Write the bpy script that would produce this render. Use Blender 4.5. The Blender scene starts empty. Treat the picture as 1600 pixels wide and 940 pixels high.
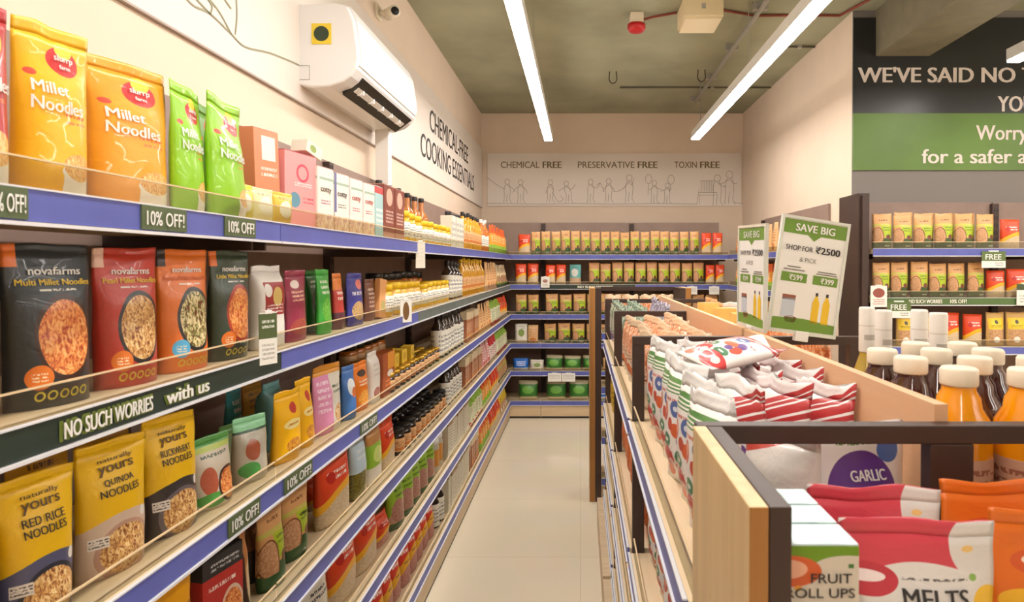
import bpy, bmesh, math, random
from mathutils import Vector, Matrix, noise
sc = bpy.context.scene
COL = sc.collection
R = math.radians

# ------------------------------------------------------------------ camera, world, exposure, lights
F = 950.0                     # focal length in pixels of the 1600 wide frame
CX, CY, EYE = 907.0, 413.0, 1.55
PITCH = 0.8
cam = bpy.data.cameras.new('camera'); camo = bpy.data.objects.new('camera', cam); COL.objects.link(camo)
sc.camera = camo
camo.location = (0, 0, EYE); camo.rotation_euler = (R(90 - PITCH), 0, 0)
cam.sensor_width = 36; cam.lens = F / 1600 * 36
cam.shift_x = -(CX - 800) / 1600
cam.shift_y = -((470 - CY) - F * math.tan(R(PITCH))) / 1600
cam.clip_start = 0.05
cam.dof.use_dof = True; cam.dof.focus_distance = 3.2; cam.dof.aperture_fstop = 9.5
w = bpy.data.worlds.new('world'); sc.world = w; w.use_nodes = True
w.node_tree.nodes['Background'].inputs[0].default_value = (1, .95, .88, 1)
w.node_tree.nodes['Background'].inputs[1].default_value = 0.3
sc.view_settings.view_transform = 'Standard'; sc.view_settings.look = 'None'
sc.view_settings.gamma = 1; sc.view_settings.use_curve_mapping = False
sc.view_settings.exposure = 0.0
LAMP = 45.0                   # strength of the LED diffusers
sc.cycles.use_denoising = True
sc.cycles.max_bounces = 7; sc.cycles.diffuse_bounces = 3; sc.cycles.glossy_bounces = 3
sc.cycles.transparent_max_bounces = 12; sc.cycles.sample_clamp_indirect = 6

# ------------------------------------------------------------------ colours and materials
def lin(c):
    out = []
    for x in c[:3]:
        x /= 255.0
        out.append(x / 12.92 if x <= .04045 else ((x + .055) / 1.055) ** 2.4)
    return (*out, 1)

class NT:
    """a small node builder"""
    def __init__(s, name):
        s.mat = bpy.data.materials.new(name); s.mat.use_nodes = True
        s.t = s.mat.node_tree; s.b = s.t.nodes['Principled BSDF']
    def n(s, typ, **kw):
        x = s.t.nodes.new(typ)
        for k, v in kw.items(): setattr(x, k, v)
        return x
    def l(s, a, b): s.t.links.new(a, b)
    def m(s, op, a, b=None, c=None):
        x = s.n('ShaderNodeMath', operation=op)
        for i, q in enumerate((a, b, c)):
            if q is None: continue
            if isinstance(q, (int, float)): x.inputs[i].default_value = q
            else: s.l(q, x.inputs[i])
        return x.outputs[0]
    def mix(s, f, a, b):
        x = s.n('ShaderNodeMix', data_type='RGBA')
        for i, q in ((0, f), (6, a), (7, b)):
            if isinstance(q, (tuple, list)): x.inputs[i].default_value = q
            elif isinstance(q, (int, float)): x.inputs[i].default_value = q
            else: s.l(q, x.inputs[i])
        return x.outputs[2]
    def noise(s, vec, scale, detail=3, dist=0):
        x = s.n('ShaderNodeTexNoise'); x.inputs['Scale'].default_value = scale
        x.inputs['Detail'].default_value = detail; x.inputs['Distortion'].default_value = dist
        if vec is not None: s.l(vec, x.inputs['Vector'])
        return x.outputs[0]
    def ramp(s, f, stops):
        x = s.n('ShaderNodeValToRGB'); e = x.color_ramp.elements
        while len(e) < len(stops): e.new(.5)
        for k, (p, c) in enumerate(stops): e[k].position = p; e[k].color = lin(c)
        s.l(f, x.inputs[0]); return x.outputs[0]

def mat(name, c, rough=.5, metal=0, var=0, scale=8, coat=0, bump=0, spec=.5, vec='Object'):
    t = NT(name); t.b.inputs['Roughness'].default_value = rough; t.b.inputs['Metallic'].default_value = metal
    t.b.inputs['Coat Weight'].default_value = coat; t.b.inputs['Specular IOR Level'].default_value = spec
    tc = t.n('ShaderNodeTexCoord')
    nz = t.noise(tc.outputs[vec], scale, 3)
    d = tuple(max(0, x * (1 - var)) for x in c); u = tuple(min(255, x * (1 + var)) for x in c)
    t.l(t.ramp(nz, [(.3, d), (.7, u)]), t.b.inputs['Base Color'])
    if bump:
        b = t.n('ShaderNodeBump'); b.inputs['Strength'].default_value = bump; b.inputs['Distance'].default_value = .002
        t.l(nz, b.inputs['Height']); t.l(b.outputs[0], t.b.inputs['Normal'])
    return t.mat

def wood(name, a, b, axis='Z', rough=.45):
    t = NT(name); t.b.inputs['Roughness'].default_value = rough
    tc = t.n('ShaderNodeTexCoord'); mp = t.n('ShaderNodeMapping')
    mp.inputs['Scale'].default_value = {'Z': (22, 22, 1.2), 'Y': (22, 1.2, 22), 'X': (1.2, 22, 22)}[axis]
    t.l(tc.outputs['Object'], mp.inputs[0])
    t.l(t.ramp(t.noise(mp.outputs[0], 1.6, 4, .4), [(.25, a), (.75, b)]), t.b.inputs['Base Color'])
    return t.mat

def glossy_clear(name, tint=(235, 240, 240), k=.12):
    t = NT(name); t.t.nodes.remove(t.b)
    tr = t.n('ShaderNodeBsdfTransparent'); tr.inputs[0].default_value = lin(tint)
    gl = t.n('ShaderNodeBsdfGlossy'); gl.inputs['Roughness'].default_value = .12
    mx = t.n('ShaderNodeMixShader'); mx.inputs[0].default_value = k
    t.l(tr.outputs[0], mx.inputs[1]); t.l(gl.outputs[0], mx.inputs[2])
    t.l(mx.outputs[0], t.t.nodes['Material Output'].inputs[0]); return t.mat

def emit(name, c, s):
    t = NT(name); t.b.inputs['Emission Color'].default_value = lin(c); t.b.inputs['Emission Strength'].default_value = s
    t.b.inputs['Base Color'].default_value = lin(c); return t.mat

def pmat(name, base, layers=(), rough=.38, coat=0.0):
    """printed packaging: bands, ellipses, rectangles, noodle/grain pictures and lines of small print laid out in UV"""
    t = NT(name); t.b.inputs['Roughness'].default_value = rough; t.b.inputs['Coat Weight'].default_value = coat
    tc = t.n('ShaderNodeTexCoord'); sx = t.n('ShaderNodeSeparateXYZ'); t.l(tc.outputs['UV'], sx.inputs[0])
    u, v = sx.outputs[0], sx.outputs[1]
    def colour(c):
        if c[0] == 'n':                                  # strands / food
            f = t.noise(tc.outputs['UV'], c[-1], 2, 2.2)
            cs = c[1:-1]
            return t.ramp(f, [(.34 + .32 * i / (len(cs) - 1), x) for i, x in enumerate(cs)])
        if c[0] == 'g':                                  # grains
            x = t.n('ShaderNodeTexVoronoi'); x.inputs['Scale'].default_value = c[3]; t.l(tc.outputs['UV'], x.inputs['Vector'])
            return t.ramp(x.outputs[0], [(.1, c[1]), (.62, c[2])])
        return lin(c)
    cur = colour(base)
    for L in layers:
        k = L[0]
        if k == 'b':                                     # band v0..v1, slant, curve
            _, v0, v1, c, *o = L
            sl = o[0] if o else 0; cv = o[1] if len(o) > 1 else 0
            q = v
            if sl or cv:
                du = t.m('SUBTRACT', u, .5)
                q = t.m('SUBTRACT', q, t.m('MULTIPLY', du, sl))
                if cv: q = t.m('SUBTRACT', q, t.m('MULTIPLY', t.m('MULTIPLY', du, du), cv))
            f = t.m('MULTIPLY', t.m('GREATER_THAN', q, v0), t.m('LESS_THAN', q, v1))
        elif k == 'e':
            _, cu, cv, ru, rv, c = L
            a = t.m('MULTIPLY', t.m('SUBTRACT', u, cu), 1 / ru); b = t.m('MULTIPLY', t.m('SUBTRACT', v, cv), 1 / rv)
            f = t.m('LESS_THAN', t.m('ADD', t.m('MULTIPLY', a, a), t.m('MULTIPLY', b, b)), 1)
        else:
            _, u0, u1, v0, v1, c, *o = L
            f = t.m('MULTIPLY', t.m('MULTIPLY', t.m('GREATER_THAN', u, u0), t.m('LESS_THAN', u, u1)),
                    t.m('MULTIPLY', t.m('GREATER_THAN', v, v0), t.m('LESS_THAN', v, v1)))
            if k == 't':                                 # rows of small print
                rows = o[0]
                ph = t.m('FRACT', t.m('MULTIPLY', t.m('SUBTRACT', v, v0), rows / (v1 - v0)))
                f = t.m('MULTIPLY', f, t.m('MULTIPLY', t.m('GREATER_THAN', ph, .22), t.m('LESS_THAN', ph, .74)))
                mp = t.n('ShaderNodeMapping'); mp.inputs['Scale'].default_value = (26, rows / (v1 - v0), 1); t.l(tc.outputs['UV'], mp.inputs[0])
                f = t.m('MULTIPLY', f, t.m('GREATER_THAN', t.noise(mp.outputs[0], 1.4, 1), .47))
        cur = t.mix(f, cur, colour(c))
    t.l(cur, t.b.inputs['Base Color'])
    mp = t.n('ShaderNodeMapping'); mp.inputs['Scale'].default_value = (3, 5, 3); t.l(tc.outputs['UV'], mp.inputs[0])
    bp_ = t.n('ShaderNodeBump'); bp_.inputs['Strength'].default_value = .35 if coat else .15; bp_.inputs['Distance'].default_value = .004
    t.l(t.noise(mp.outputs[0], 1.6, 3, 1.2), bp_.inputs['Height']); t.l(bp_.outputs[0], t.b.inputs['Normal'])
    return t.mat

# ------------------------------------------------------------------ object helpers
def link(o, parent=None):
    COL.objects.link(o)
    if parent: o.parent = parent
    return o
def mesh(name, bm, mats, parent=None, smooth=False):
    me = bpy.data.meshes.new(name); bmesh.ops.recalc_face_normals(bm, faces=bm.faces); bm.to_mesh(me); bm.free()
    return fromme(name, me, mats, parent, smooth)
def fromme(name, me, mats, parent=None, smooth=False):
    for m_ in (mats if isinstance(mats, (list, tuple)) else [mats]): me.materials.append(m_)
    if smooth:
        for p in me.polygons: p.use_smooth = True
    return link(bpy.data.objects.new(name, me), parent)
USED = {}
def tag(o, label=None, cat=None, group=None, kind=None):
    if label: o['label'] = label; USED[label] = USED.get(label, 0) + 1
    if cat: o['category'] = cat
    if group: o['group'] = group
    if kind: o['kind'] = kind
    return o
def empty(name, loc=(0, 0, 0), rz=0, parent=None):
    o = link(bpy.data.objects.new(name, None), parent); o.location = loc; o.rotation_euler = (0, 0, rz)
    o.empty_display_size = .05; return o
def struct(name, bm, m, smooth=False): return tag(mesh(name, bm, m, None, smooth), kind='structure')
def box(bm, x0, x1, y0, y1, z0, z1, mi=0, bev=0):
    x0, x1 = sorted((x0, x1)); y0, y1 = sorted((y0, y1)); z0, z1 = sorted((z0, z1))
    vs = [bm.verts.new((x, y, z)) for z in (z0, z1) for y in (y0, y1) for x in (x0, x1)]
    fs = [bm.faces.new([vs[i] for i in q]) for q in ((0, 2, 3, 1), (4, 5, 7, 6), (0, 1, 5, 4), (2, 6, 7, 3), (0, 4, 6, 2), (1, 3, 7, 5))]
    for f in fs: f.material_index = mi
    if bev:
        r = bmesh.ops.bevel(bm, geom=list({e for f in fs for e in f.edges}), offset=bev, segments=2, affect='EDGES', profile=.6)
        for f in r['faces']: f.material_index = mi
    return bm
def bx(*a, **k): return box(bmesh.new(), *a, **k)
def tube(bm, pts, r, n=8, mi=0):
    pts = [Vector(p) for p in pts]; rings = []
    for i, p in enumerate(pts):
        d = (pts[min(i + 1, len(pts) - 1)] - pts[max(i - 1, 0)]).normalized()
        a = d.orthogonal().normalized() if abs(d.z) > .9 else d.cross(Vector((0, 0, 1))).normalized()
        b = d.cross(a)
        rings.append([bm.verts.new(p + (a * math.cos(k * 2 * math.pi / n) + b * math.sin(k * 2 * math.pi / n)) * r) for k in range(n)])
    for A, B in zip(rings, rings[1:]):
        for k in range(n):
            bm.faces.new((A[k], A[(k + 1) % n], B[(k + 1) % n], B[k])).material_index = mi
    bm.faces.new(rings[0]).material_index = mi; bm.faces.new(rings[-1]).material_index = mi
    return bm
def lathe(prof, n=16, squash=None):
    """profile [(r, z)] turned round z, with UVs (u round the front, v up)"""
    bm = bmesh.new(); uv = bm.loops.layers.uv.new('UVMap'); rings = []
    H = max(z for _, z in prof); z0 = min(z for _, z in prof)
    for r, z in prof:
        ring = []
        for k in range(n):
            a = -math.pi / 2 + k * 2 * math.pi / n
            c, s = math.cos(a), math.sin(a)
            if squash: c = math.copysign(abs(c) ** squash, c); s = math.copysign(abs(s) ** squash, s)
            ring.append(bm.verts.new((r * c, r * s, z)))
        rings.append(ring)
    for i, (A, B) in enumerate(zip(rings, rings[1:])):
        for k in range(n):
            f = bm.faces.new((A[k], A[(k + 1) % n], B[(k + 1) % n], B[k]))
            for l_, (kk, ii) in zip(f.loops, ((k, i), (k + 1, i), (k + 1, i + 1), (k, i + 1))):
                q = kk / n * 2
                l_[uv].uv = (.5 + q / 2 if q <= 1 else .5 + (q - 2) / 2, (prof[ii][1] - z0) / (H - z0))
    bm.faces.new(rings[0]); bm.faces.new(rings[-1]); return bm
def dup(root):
    c = root.copy(); COL.objects.link(c)
    for k in ('label', 'group'):
        if k in c: del c[k]
    for ch in root.children:
        d = ch.copy(); COL.objects.link(d); d.parent = c
        for g in ch.children:
            e = g.copy(); COL.objects.link(e); e.parent = d
    return c

# ------------------------------------------------------------------ lettering
TXT = {}
def text_geo(s, bold=0, space=1.0):
    """glyph outlines as triangles, normalised to a 0..1 box"""
    k = (s, bold, space)
    if k not in TXT:
        cu = bpy.data.curves.new('t', 'FONT'); cu.body = s; cu.resolution_u = 3; cu.align_x = 'CENTER'; cu.space_character = space
        o = bpy.data.objects.new('t', cu); COL.objects.link(o)
        bpy.context.view_layer.update()
        me = bpy.data.meshes.new_from_object(o.evaluated_get(bpy.context.evaluated_depsgraph_get()))
        bpy.data.objects.remove(o); bpy.data.curves.remove(cu)
        vs = [v.co.copy() for v in me.vertices]; fs = [tuple(p.vertices) for p in me.polygons]; bpy.data.meshes.remove(me)
        x0, x1 = min(v.x for v in vs), max(v.x for v in vs); y0, y1 = min(v.y for v in vs), max(v.y for v in vs)
        out, of = [], []
        for ly, dx in enumerate((0,) if bold < .006 else (-bold, 0, bold)):   # heavier strokes: the same glyphs side by side
            of += [tuple(i + len(out) for i in f) for f in fs]
            out += [((v.x + dx + bold - x0) / (x1 - x0 + 2 * bold), (v.y - y0) / (y1 - y0), ly) for v in vs]
        TXT[k] = (out, of)
    return TXT[k]
def text_on(bm, s, fn, x0, x1, z0, z1, bold=0, mi=0):
    """writes s in the rectangle x0..x1, z0..z1 of the surface fn(x, z)"""
    vs, fs = text_geo(s, bold)
    q = []
    for a, b, ly in vs:
        x, z = x0 + a * (x1 - x0), z0 + b * (z1 - z0); p = Vector(fn(x, z))
        if ly:
            e = .02 * (z1 - z0); nv = (Vector(fn(x + e, z)) - p).cross(Vector(fn(x, z + e)) - p)
            p = p + nv.normalized() * (.00022 * ly)
        q.append(bm.verts.new(p))
    for f in fs:
        try: bm.faces.new([q[i] for i in f]).material_index = mi
        except ValueError: pass
    return bm
def norm_fix(bm, d):
    d = Vector(d)
    for f in bm.faces:
        f.normal_update()
        if f.normal.dot(d) < 0: f.normal_flip()
def raw(name, bm, mats, parent):
    me = bpy.data.meshes.new(name); bm.to_mesh(me); bm.free(); return fromme(name, me, mats, parent)

# ------------------------------------------------------------------ shared materials
M = dict(
    rail=mat('rail_blue', (92, 100, 176), .4, var=.05), railgrn=mat('strip_dark_green', (38, 52, 44), .45, var=.05), raillip=mat('rail_lip_white', (225, 225, 230), .35),
    railgry=mat('strip_grey_green', (98, 108, 104), .45, var=.06), railgr2=mat('strip_olive_green', (84, 112, 62), .5),
    board=wood('shelf_board_maple', (222, 196, 158), (238, 216, 182), 'X'), panel=mat('back_panel_taupe', (146, 124, 114), .55, var=.04),
    post=mat('upright_dark_brown', (62, 44, 38), .45, var=.06), plinth=wood('plinth_maple', (206, 178, 140), (226, 202, 166), 'X'),
    black=mat('black_gap', (22, 20, 20), .5), oak=wood('oak_side', (200, 168, 116), (222, 192, 142), 'Z', .4), oakshade=wood('oak_end_shaded', (150, 100, 46), (172, 120, 62), 'Z', .4),
    olv=mat('olive_outline', (112, 128, 52), .5), white=mat('white_plastic', (238, 236, 232), .35), ivory=mat('ivory_cap', (240, 228, 205), .4), paper=mat('white_card', (236, 234, 228), .6),
    green=mat('offer_green', (84, 98, 62), .5), leaf=mat('sign_green', (108, 146, 52), .5), ink=mat('dark_ink', (48, 46, 44), .6), inkgrey=mat('grey_ink', (120, 115, 105), .6),
    wink=mat('white_ink', (245, 243, 238), .5), yink=mat('yellow_ink', (240, 205, 60), .5), rink=mat('red_ink', (190, 45, 40), .5), brink=mat('brown_ink', (95, 70, 30), .5), oink=mat('orange_ink', (225, 110, 40), .5), pink_=mat('purple_ink', (90, 50, 130), .5),
    clear=glossy_clear('clear_acrylic', (238, 238, 232), .10), edge=mat('acrylic_edge', (226, 200, 160), .3), film=glossy_clear('clear_film', (240, 242, 240), .25),
    alu=mat('grey_housing', (170, 168, 160), .4, metal=.2), capblk=mat('black_cap', (26, 24, 24), .35), gold=mat('gold_lid', (205, 160, 50), .3, metal=.6), goldy=mat('yellow_lid', (240, 195, 30), .35),
)
M['edge'].node_tree.nodes['Principled BSDF'].inputs['Roughness'].default_value = .25

# ------------------------------------------------------------------ the room
CEIL = 3.27
LW, BW, PW, MW = -1.13, 6.95, 1.85, 4.15      # left wall x, back wall y, pillar wall x, mural wall y
wallm = mat('wall_cream', (229, 209, 188), .75, var=.015, scale=3)
fl = NT('floor_tile')
fl.b.inputs['Roughness'].default_value = .09
tc = fl.n('ShaderNodeTexCoord'); bk = fl.n('ShaderNodeTexBrick'); fl.l(tc.outputs['Object'], bk.inputs['Vector'])
bk.offset = 0; bk.inputs['Scale'].default_value = 1; bk.inputs['Brick Width'].default_value = .8; bk.inputs['Row Height'].default_value = .8
bk.inputs['Mortar Size'].default_value = .0018; bk.inputs['Color1'].default_value = lin((236, 224, 202)); bk.inputs['Color2'].default_value = lin((233, 221, 198)); bk.inputs['Mortar'].default_value = lin((212, 196, 168))
nz = fl.noise(tc.outputs['Object'], 1.5, 4)
fl.l(fl.mix(fl.m('MULTIPLY', nz, .22), bk.outputs[0], lin((216, 200, 170))), fl.b.inputs['Base Color'])
struct('floor', bx(-1.3, 6, -3, 7.1, -.1, 0), fl.mat)
struct('ceiling', bx(-1.3, 6, -3, 7.1, CEIL, CEIL + .1), mat('ceiling_olive', (160, 160, 134), .8, var=.07, scale=2.2))
struct('wall_left', bx(LW - .1, LW, -3, 7.05, 0, CEIL), wallm)
struct('wall_back', bx(LW, PW + .1, BW, BW + .1, 0, CEIL), wallm)
struct('wall_right', bx(PW, PW + .1, MW + .008, BW, 0, CEIL), wallm)
struct('wall_mural', box(bx(PW + .1, 6, MW, MW + .1, 0, CEIL), PW, PW + .1, MW, MW + .008, 0, CEIL), mat('wall_grey', (128, 122, 118), .7))
struct('wall_rear', bx(-1.3, 6, -3.1, -3, 0, CEIL), wallm)
struct('wall_far_side', bx(6, 6.1, -3, MW, 0, CEIL), wallm)
struct('ceiling_beam', bx(2.0, 2.36, -3, MW, 2.96, CEIL), mat('beam_grey', (122, 114, 92), .8, var=.05))

def poly_strip(bm, fn, pts, wd, mi=0):
    """a drawn line: flat ribbon through pts (x, z) on surface fn"""
    P = [Vector((a, b)) for a, b in pts]; L_, R_ = [], []
    for i, p in enumerate(P):
        d = (P[min(i + 1, len(P) - 1)] - P[max(i - 1, 0)])
        d = d.normalized() if d.length > 1e-9 else Vector((1, 0))
        nrm = Vector((-d.y, d.x)) * wd / 2
        L_.append(bm.verts.new(fn(*(p + nrm)))); R_.append(bm.verts.new(fn(*(p - nrm))))
    for i in range(len(P) - 1): bm.faces.new((L_[i], L_[i + 1], R_[i + 1], R_[i])).material_index = mi
def arc(cx, cz, rx, rz, a0=0, a1=360, n=14): return [(cx + rx * math.cos(R(a0 + (a1 - a0) * i / n)), cz + rz * math.sin(R(a0 + (a1 - a0) * i / n))) for i in range(n + 1)]
def spline(pts, n=6):
    out = []
    for i in range(len(pts) - 1):
        p0, p1, p2, p3 = (Vector(pts[max(0, min(len(pts) - 1, j))]) for j in (i - 1, i, i + 1, i + 2))
        for k in range(n):
            t_ = k / n
            out.append(tuple(.5 * ((2 * p1) + (p2 - p0) * t_ + (2 * p0 - 5 * p1 + 4 * p2 - p3) * t_ ** 2 + (3 * p1 - p0 - 3 * p2 + p3) * t_ ** 3)))
    out.append(tuple(pts[-1])); return out

# wall banner on the back wall
ban = empty('wall_banner', (0, BW, 2.216)); tag(ban, 'pale banner on the back wall with line drawings of playing people', 'banner')
bx_m = mat('banner_vinyl', (232, 222, 212), .6)
mesh('banner_sheet', bx(-1.06, PW - .02, -.012, -.002, 0, .60), bx_m, ban)
fb = lambda x, z: (x, -.014, z)
def bp(px, py): return ((px - CX) * BW / F, EYE + (CY - py) * BW / F - 2.216)
for s, xa, xb, bold in (('CHEMICAL', 783, 843, .008), ('FREE', 848, 878, .03), ('PRESERVATIVE', 903, 991, .008), ('FREE', 996, 1027, .03), ('TOXIN', 1053, 1088, .008), ('FREE', 1093, 1124, .03)):
    tb = bmesh.new(); a, b = bp(xa, 263), bp(xb, 253)
    text_on(tb, s, fb, a[0], b[0], a[1], b[1], bold); norm_fix(tb, (0, -1, 0)); raw('lettering', tb, mat('banner_letters', (118, 100, 64), .6), ban)
db = bmesh.new()
def dl(pts, wd=.0042): poly_strip(db, fb, [bp(*p) for p in spline(pts, 4)], wd)
def figure(x, y, h, s=1, arms=((-.25, .45), (.25, .5)), lean=0):
    """a line-drawn person, feet at (x, y), h px tall, in one-stroke style"""
    dl([(x + lean + a * 1, b) for a, b in arc(0, y - h * .88, h * .10, h * .11)])
    dl([(x + lean - h * .06, y - h * .78), (x + lean * .6 - h * .13, y - h * .6), (x - h * .12, y - h * .36), (x - h * .13, y - h * .15), (x - h * .1 - 2 * s, y)])
    dl([(x + lean + h * .06, y - h * .78), (x + lean * .6 + h * .13, y - h * .58), (x + h * .12, y - h * .36), (x + h * .1, y - h * .15), (x + h * .14 + 2 * s, y)])
    dl([(x, y - h * .38), (x - h * .02, y - h * .18), (x - h * .03, y - 1)])
    for ax, az in arms: dl([(x + lean, y - h * .74), (x + lean + ax * h * .6, y - h * .62), (x + lean + ax * h, y - h * az)])
dl([(762, 318), (790, 318), (850, 319), (900, 318), (960, 319), (1030, 318), (1088, 319)]); dl([(1088, 319), (1092, 295)]); dl([(1145, 317), (1160, 318)])
dl([(762, 278), (778, 290), (790, 296)])
figure(793, 317, 37, arms=((.35, .45),)); figure(814, 317, 36, arms=((-.35, .45), (.3, .4)))
figure(860, 317, 36, arms=((-.2, .4), (.15, .5))); dl([(863, 300), (872, 315), (880, 312), (876, 306)]); figure(889, 317, 34, lean=-4, arms=((-.35, .55), (.4, .85)))
figure(923, 317, 37, arms=((.4, .85),)); dl([(932, 290), (938, 287), (944, 300)]); figure(951, 317, 38, arms=((-.25, .45), (.25, .45))); dl([(958, 300), (968, 298), (977, 292)]); figure(983, 317, 44, arms=((-.2, .5), (.15, .85)))
dl(arc(1013, 280, 5, 7)); dl([(1013, 287), (1012, 305)]); dl(arc(1048, 281, 5, 7)); dl([(1048, 288), (1045, 300)])
figure(1022, 318, 36, arms=((-.25, .6), (.35, .6))); figure(1042, 318, 32, arms=((-.35, .6), (.2, .75)))
for k in range(8): dl([(1095 + k * 2.6, 283), (1095 + k * 2.6, 300)], .004)
dl([(1093, 283), (1116, 283)]); dl([(1091, 301), (1120, 301)]); dl([(1091, 305), (1118, 305)]); dl([(1092, 305), (1092, 319)])
figure(1120, 321, 48, arms=((.3, .6),)); figure(1139, 319, 52, arms=((-.35, .6), (.22, .62)))
norm_fix(db, (0, -1, 0)); raw('line_drawing', db, mat('sketch_grey', (142, 130, 116), .6), ban)

# wall banner on the left wall
ban = empty('wall_banner', (LW, 0, 2.2)); tag(ban, 'long pale banner with cooking slogan above the long shelving run', 'banner')
mesh('banner_sheet', bx(.002, .012, -.6, BW - .02, 0, .66), bx_m, ban)
mesh('banner_edge', bx(.002, .013, -.6, BW - .02, -.006, 0), mat('banner_edge', (176, 160, 150), .6), ban)
fl_ = lambda y, z: (.014, y, z)
def lp(px, py): q = -LW * F / (CX - px); return (q, EYE + (CY - py) * q / F - 2.2)
tb = bmesh.new(); text_on(tb, 'CHEMICAL-FREE', fl_, 4.52, 6.05, 2.545 - 2.2, 2.71 - 2.2, .01); norm_fix(tb, (1, 0, 0)); raw('lettering', tb, M['ink'], ban)
tb = bmesh.new(); text_on(tb, 'COOKING ESSENTIALS', fl_, 4.26, 6.38, 2.315 - 2.2, 2.48 - 2.2, .01); norm_fix(tb, (1, 0, 0)); raw('lettering', tb, M['ink'], ban)
db = bmesh.new()
for ps in ([(464, 103), (420, 85), (380, 75), (358, 55), (325, 24), (300, 12), (284, -4)], [(358, 55), (340, 22), (320, -3)], [(364, 56), (367, 30), (366, -3)], [(325, 24), (328, 12), (318, -3)], [(358, 16), (346, 0), (340, -4)], [(325, 24), (306, 4), (298, -3)]):
    poly_strip(db, fl_, spline([lp(*p) for p in ps], 6), .006)
norm_fix(db, (1, 0, 0)); raw('line_drawing', db, mat('sage_ink', (150, 148, 118), .6), ban)

# mural on the wall at the right
mu = empty('wall_mural_sign', (PW, MW, 2.19)); tag(mu, 'dark and green slogan mural on the grey wall under the beam', 'sign')
mesh('dark_panel', bx(.0, 4.1, -.012, -.002, .385, 1.03), mat('mural_charcoal', (36, 38, 38), .35, var=.06), mu)
mesh('green_panel', bx(.0, 4.1, -.012, -.002, 0, .385), mat('mural_green', (88, 120, 46), .45, var=.08, scale=2), mu)
fm = lambda x, z: (x, -.014, z)
mk = mat('mural_letters', (226, 216, 208), .5)
def mp_(px, py): return ((px - CX) * MW / F - PW, EYE + (CY - py) * MW / F - 2.19)
for s, xa, xb, ya, yb, bold in (("WE'VE SAID NO TO", 1337, 1640, 131, 107, .03), ('YOU', 1554, 1612, 176, 152, .03), ('Worry', 1521, 1601, 227, 197, .02), ('for a safer a', 1437, 1601, 256, 234, .02)):
    tb = bmesh.new(); a, b = mp_(xa, ya), mp_(xb, yb); text_on(tb, s, fm, a[0], b[0], a[1], b[1], bold); norm_fix(tb, (0, -1, 0)); raw('lettering', tb, mk, mu)

# ceiling lights
def light(loc, y0, y1, label):
    t = empty('linear_light', (loc[0], y1, loc[1])); tag(t, label, 'light', 'suspended linear lights'); L = y1 - y0
    mesh('housing', bx(-.04, .04, -L, 0, .006, .075, bev=.006), M['white'], t)
    mesh('diffuser', bx(-.036, .036, -L + .01, -.006, -.006, .005), emit('led_diffuser', (255, 248, 241), LAMP), t)
    k = 0
    while k < L:
        mesh('hanging_wire', tube(bmesh.new(), [(0, -.25 - k, .075), (0, -.25 - k, CEIL - loc[1])], .0025, 6), M['alu'], t); k += 1.6
light((-.31, 2.75), -2.6, 5.9, 'long suspended light strip over the aisle floor')
light((1.10, 2.75), 1.3, 5.85, 'long suspended light strip over the middle shelving, beside the conduit')
light((2.56, 2.75), .6, 3.62, 'suspended light strip in front of the dark mural')
light((3.9, 2.75), -2.4, 3.4, 'added unseen light strip beyond the middle shelving to brighten the shelf insides')  # added lamp out of view, lightens the insides of the long run
light((5.2, 2.75), -2.4, 3.4, 'added unseen light strip farthest across the shop to brighten the shelf insides')  # second added strip, also unseen, more fill for the dark shelves

# ceiling fittings
t = empty('fire_alarm', (.385, 4.2, CEIL)); tag(t, 'red round fire alarm sounder under a white base on ceiling', 'alarm')
mesh('base', bx(-.045, .045, -.045, .045, -.07, 0, bev=.008), M['ivory'], t)
mesh('sounder_dome', lathe([(.02, -.125), (.05, -.12), (.062, -.1), (.062, -.075), (.04, -.068)], 20), mat('alarm_red', (196, 30, 36), .4), t, True)
t = empty('junction_box', (.79, 4.05, CEIL)); tag(t, 'ivory box on the ceiling joined to the red cable', 'box')
mesh('body', bx(-.13, .13, -.13, .13, -.13, 0, bev=.012), mat('ivory_box', (226, 208, 168), .5), t)
mesh('cover', bx(-.12, .12, -.12, .12, -.145, -.128, bev=.006), mat('ivory_cover', (232, 214, 176), .5), t)
mesh('latch', bx(-.012, .012, -.136, -.13, -.08, -.05), M['alu'], t)
tag(mesh('red_cable', tube(tube(bmesh.new(), [(.43, 4.2, CEIL - .04), (.5, 4.2, CEIL - .02), (.655, 4.15, CEIL - .012)], .009), [(.925, 4.1, CEIL - .012), (1.2, 4.2, CEIL - .012), (1.5, 4.2, CEIL - .01), (1.78, 4.2, CEIL - .012), (1.83, 4.05, CEIL - .012), (1.95, 3.7, CEIL - .01)], .009), mat('cable_red', (128, 52, 34), .5)), 'dark red cable running across the ceiling past the ivory box', 'cable')
t = empty('ceiling_conduit', (1.18, 6.27, CEIL)); tag(t, 'grey conduit pipe clamped along the olive ceiling', 'pipe')
mesh('pipe', tube(bmesh.new(), [(0, 0, -.05), (0, -2, -.05), (0, -5, -.05)], .016, 10), M['alu'], t, True)
for k in range(5): mesh('clamp', bx(-.05, .05, -.02 - .75 * k, .02 - .75 * k, -.05, 0, bev=.003), M['alu'], t)
for lb, x0, x1, y in (('thin grey conduit crossing the ceiling near the back wall', .38, 1.84, 5.9), ('short thin conduit between the light strip and the pillar wall', 1.5, 1.84, 4.8)):
    t = empty('thin_conduit', (x0, y, CEIL)); tag(t, lb, 'pipe')
    mesh('pipe', tube(bmesh.new(), [(0, 0, -.012), (x1 - x0, 0, -.012)], .008, 8), mat('conduit_grey', (96, 90, 72), .5), t, True)
    mesh('saddle', bx((x1 - x0) * .6, (x1 - x0) * .6 + .03, -.02, .02, -.024, 0), M['alu'], t)
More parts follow.
